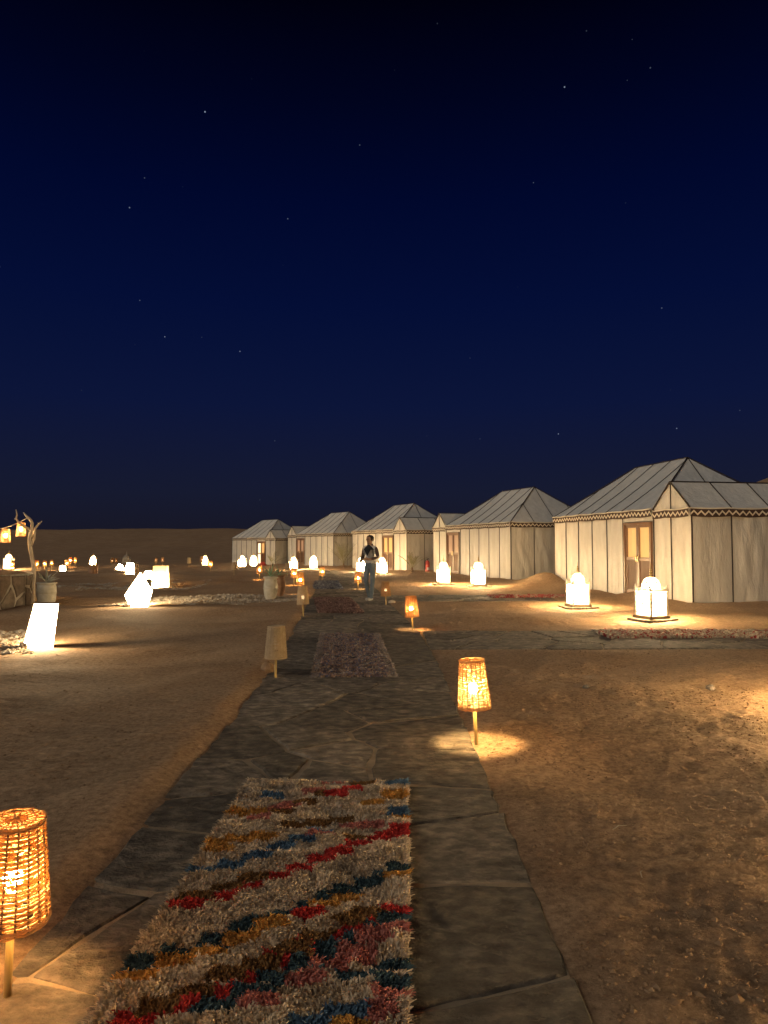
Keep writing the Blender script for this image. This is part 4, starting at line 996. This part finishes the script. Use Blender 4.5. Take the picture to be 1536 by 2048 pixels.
t = thing('driftwood_tree', 'bare pale driftwood tree rising behind the stone drum', 'tree', (-8.95, 18.15, -.05), 0)
def dpt(px, py, y=18.15):  # picture point in the tree's own upright plane, in local metres
    c, s = math.cos(PITCH), math.sin(PITCH); dx = (px - 768) / FPX; dz = -(py - 1024) / FPX; k = y / (c - dz * s)
    return Vector((dx * k + 8.95, y - 18.15, EYE + k * (s + dz * c) + .05))
tr_ = [Vector((.02, 0, 0)), Vector((.0, 0, .5))] + [dpt(px, py, 18.15 + dy) for px, py, dy in ((68, 1150, 0), (67, 1135, .02), (64, 1115, .03), (60, 1092, .0), (59, 1075, -.03), (63, 1060, -.02), (65, 1047, .02), (61, 1040, .05), (55, 1034, .08), (51, 1030, .1), (47, 1025, .12))]
MB().tube(tr_, [.065, .06, .054, .05, .048, .05, .042, .037, .035, .036, .032, .022, .012], 9).build('trunk', M['drift'], t, True)
for path_, rad in (([(62, 1090, 0), (67, 1078, .05), (69, 1065, .1), (70, 1057, .15), (75, 1050, .2), (84, 1042, .3)], [.045, .04, .036, .03, .022, .012]),
                   ([(62, 1060, 0), (52, 1055, -.1), (42, 1048, -.2), (36, 1043, -.25), (32, 1037, -.3), (34, 1030, -.32), (32, 1019, -.35)], [.034, .028, .028, .026, .022, .018, .012]),
                   ([(32, 1038, -.3), (29, 1037, -.32)], [.016, .01]), ([(59, 1078, 0), (56, 1075, .0)], [.03, .015]), ([(77, 1048, .2), (76, 1045, .2)], [.014, .008])):
    MB().tube([dpt(a_, b_, 18.15 + c_) for a_, b_, c_ in path_], rad, 8).build('branch', M['drift'], t, True)
LOC = Vector((-8.95, 18.15, -.05))
pA = dpt(55, 1036, 18.2) + LOC; pB = Vector((-10.05, 17.75, 1.86)); pole = thing('post', 'plain wooden post at the left picture edge holding the rope', 'post', (-10.08, 17.72, .7), 0)
MB().tube([(0, 0, 0), (0, 0, 1.25)], [.06, .055], 10).build('shaft', M['drift'], pole, True); MB().lathe([(.075, 1.25), (.075, 1.29), (.03, 1.33)], 10).build('cap', M['drift'], pole)
rp = [pA.lerp(pB, k / 14) - Vector((0, 0, .10 * math.sin(PI * k / 14))) for k in range(15)]
o = MB().tube(rp, .013, 6).build('rope', M['rope']); tag(o, 'thick rope strung from the driftwood tree to the left edge', 'rope')
for fr_, label in ((.14, 'hanging basket lamp next to the driftwood trunk'), (.48, 'hanging basket lamp lower on the rope at the left edge')):
    k = fr_ * 14; i0 = int(k); p = rp[i0].lerp(rp[i0 + 1], k - i0)
    t = thing('hanging_lamp', label, 'lamp', (p.x, p.y, p.z - .02), 0, 'basket lamps hung on the rope')
    for nm, key in (('shade', 'weave'), ('rim', 'bot')):
        q = inst(nm, LM['w'][key], t); q.location = (0, 0, -.645)
    q = inst('shade_ribs', LM['w']['ribs'], t); q.location = (0, 0, -.645); q = inst('top_weave', LM['w']['spk'], t); q.location = (0, 0, -.645)
    q = inst('bulb', BULB[3], t); q.location = (0, 0, -.60)
    MB().tube([(0, 0, -.17), (0, 0, -.01), (0, 0, .02)], .006, 5).build('cord', M['rope'], t)

# ------------------------------------------------------------------ person on the path
x, y = G(740, 1203)
per = thing('person', 'person in pale shirt, dark scarf and grey blue trousers walking on the path', 'person', (x, y, .02), -.55)
J = {'pel': (0, 0, .93), 'waist': (0, 0, 1.06), 'chest': (0, -.01, 1.24), 'neck0': (0, -.005, 1.40), 'neck1': (0, -.012, 1.46), 'head0': (0, -.025, 1.53), 'head1': (0, -.03, 1.62), 'head2': (0, -.02, 1.69),
     'shL': (-.17, 0, 1.375), 'elL': (-.25, .03, 1.12), 'wrL': (-.17, -.18, 1.04), 'haL': (-.11, -.25, 1.05),
     'shR': (.17, 0, 1.375), 'elR': (.27, -.03, 1.13), 'wrR': (.12, -.23, 1.08), 'haR': (.05, -.28, 1.10),
     'hipL': (-.085, 0, .90), 'knL': (-.08, -.07, .50), 'anL': (-.07, .07, .09), 'heL': (-.07, .05, .05), 'toL': (-.075, -.09, .035),
     'hipR': (.085, 0, .90), 'knR': (.085, -.01, .50), 'anR': (.085, -.06, .09), 'heR': (.085, -.05, .05), 'toR': (.09, -.21, .035)}
RD = {'pel': .13, 'waist': .125, 'chest': .14, 'neck0': .07, 'neck1': .052, 'head0': .078, 'head1': .092, 'head2': .07, 'sh': .065, 'el': .045, 'wr': .032, 'ha': .036, 'hip': .095, 'kn': .062, 'an': .042, 'he': .045, 'to': .036}
E_ = [('pel', 'waist'), ('waist', 'chest'), ('chest', 'neck0'), ('neck0', 'neck1'), ('neck1', 'head0'), ('head0', 'head1'), ('head1', 'head2')]
for s_ in 'LR': E_ += [('neck0', 'sh' + s_), ('sh' + s_, 'el' + s_), ('el' + s_, 'wr' + s_), ('wr' + s_, 'ha' + s_), ('pel', 'hip' + s_), ('hip' + s_, 'kn' + s_), ('kn' + s_, 'an' + s_), ('an' + s_, 'he' + s_), ('he' + s_, 'to' + s_)]
ks = list(J); vs = [J[k] for k in ks]; es = [(ks.index(a_), ks.index(b_)) for a_, b_ in E_]; rad = [RD.get(k, RD.get(k[:-1], .04)) for k in ks]
for s_ in 'LR':   # five fingers
    sg = -1 if s_ == 'L' else 1; b0 = Vector(J['ha' + s_]); hi = ks.index('ha' + s_)
    for f_ in range(5):
        o_ = Vector((-sg * (.005 + .012 * f_), -.035, .03 - .016 * f_)) if f_ else Vector((-sg * .0, .0, .045))
        i0 = len(vs); vs += [tuple(b0 + o_ * .8), tuple(b0 + o_ * 1.3 + Vector((-sg * .02, -.01, -.008)))]; rad += [.010, .008]; es += [(hi, i0), (i0, i0 + 1)]
me = bpy.data.meshes.new('body'); me.from_pydata(vs, es, [])
bo = bpy.data.objects.new('body_tmp', me); COL.objects.link(bo)
md = bo.modifiers.new('skin', 'SKIN'); md.use_smooth_shade = True
for i_, sv in enumerate(me.skin_vertices[0].data): sv.radius = (rad[i_], rad[i_] * (.8 if i_ < 3 else 1)); sv.use_root = (i_ == 0)
sb = bo.modifiers.new('sub', 'SUBSURF'); sb.levels = 2; sb.render_levels = 2
dg = bpy.context.evaluated_depsgraph_get(); bm2 = bpy.data.meshes.new_from_object(bo.evaluated_get(dg)); bpy.data.objects.remove(bo)
bm2.name = 'body'; bm2.materials.clear()
for mm in (mat('skin', (.30, .17, .10), .6), vary(mat('pale_shirt', rough=.9), (.44, .42, .38), (.52, .5, .46), 6, 4), vary(mat('grey_blue_trousers', rough=.9), (.10, .13, .15), (.16, .19, .21), 6, 4), vary(mat('dark_sleeve', rough=.9), (.06, .04, .035), (.09, .06, .05), 6, 4), mat('pale_shoe', (.5, .46, .4), .7)): bm2.materials.append(mm)
for p in bm2.polygons:
    c = p.center; k = 1
    if c.z > 1.43: k = 0
    elif c.z < .075: k = 4
    elif c.z < .98 and abs(c.x) < .24 and c.y > -.16: k = 2
    elif c.y < -.205 and c.z > 1.0: k = 0
    elif (abs(c.x) > .185 or c.y < -.12) and c.z > 1.0: k = 3
    p.material_index = k; p.use_smooth = True
inst('body', bm2, per)
hair = mat('dark_hair', (.02, .016, .013), .6)
mb = MB(); mb.lathe([(.098, -.035), (.104, 0), (.100, .05), (.078, .09), (.03, .115), (.003, .118)], 16, (0, .005, 1.60)); mb.build('hair', hair, per, True)
mb = MB(); mb.box((-.035, -.115, 1.600), (.022, .012, .010)); mb.box((.035, -.115, 1.600), (.022, .012, .010)); mb.build('eyes', hair, per)
mb = MB(); mb.add([(0, -.115, 1.61), (-.014, -.112, 1.565), (.014, -.112, 1.565), (0, -.14, 1.568)], [(0, 1, 3), (0, 3, 2), (1, 2, 3)]); mb.build('nose', bm2.materials[0], per)
mb = MB(); mb.box((0, -.098, 1.535), (.045, .012, .008)); mb.build('mouth', mat('lips', (.25, .1, .08), .6), per)
for s_ in (-1, 1): MB().lathe([(.004, -.03), (.016, -.015), (.02, .005), (.012, .028), (.003, .032)], 8, (s_ * .093, -.01, 1.585)).build('ear', bm2.materials[0], per, True)
mb = MB(); mb.lathe([(.17, 1.33), (.13, 1.39), (.085, 1.43), (.075, 1.47), (.085, 1.49)], 18, (0, 0, 0), cap=False); mb.add([(-.12, -.13, 1.36), (.12, -.13, 1.36), (.02, -.17, 1.16)], [(0, 1, 2)]); mb.build('scarf', mat('black_scarf', (.02, .02, .022), .9), per, True)
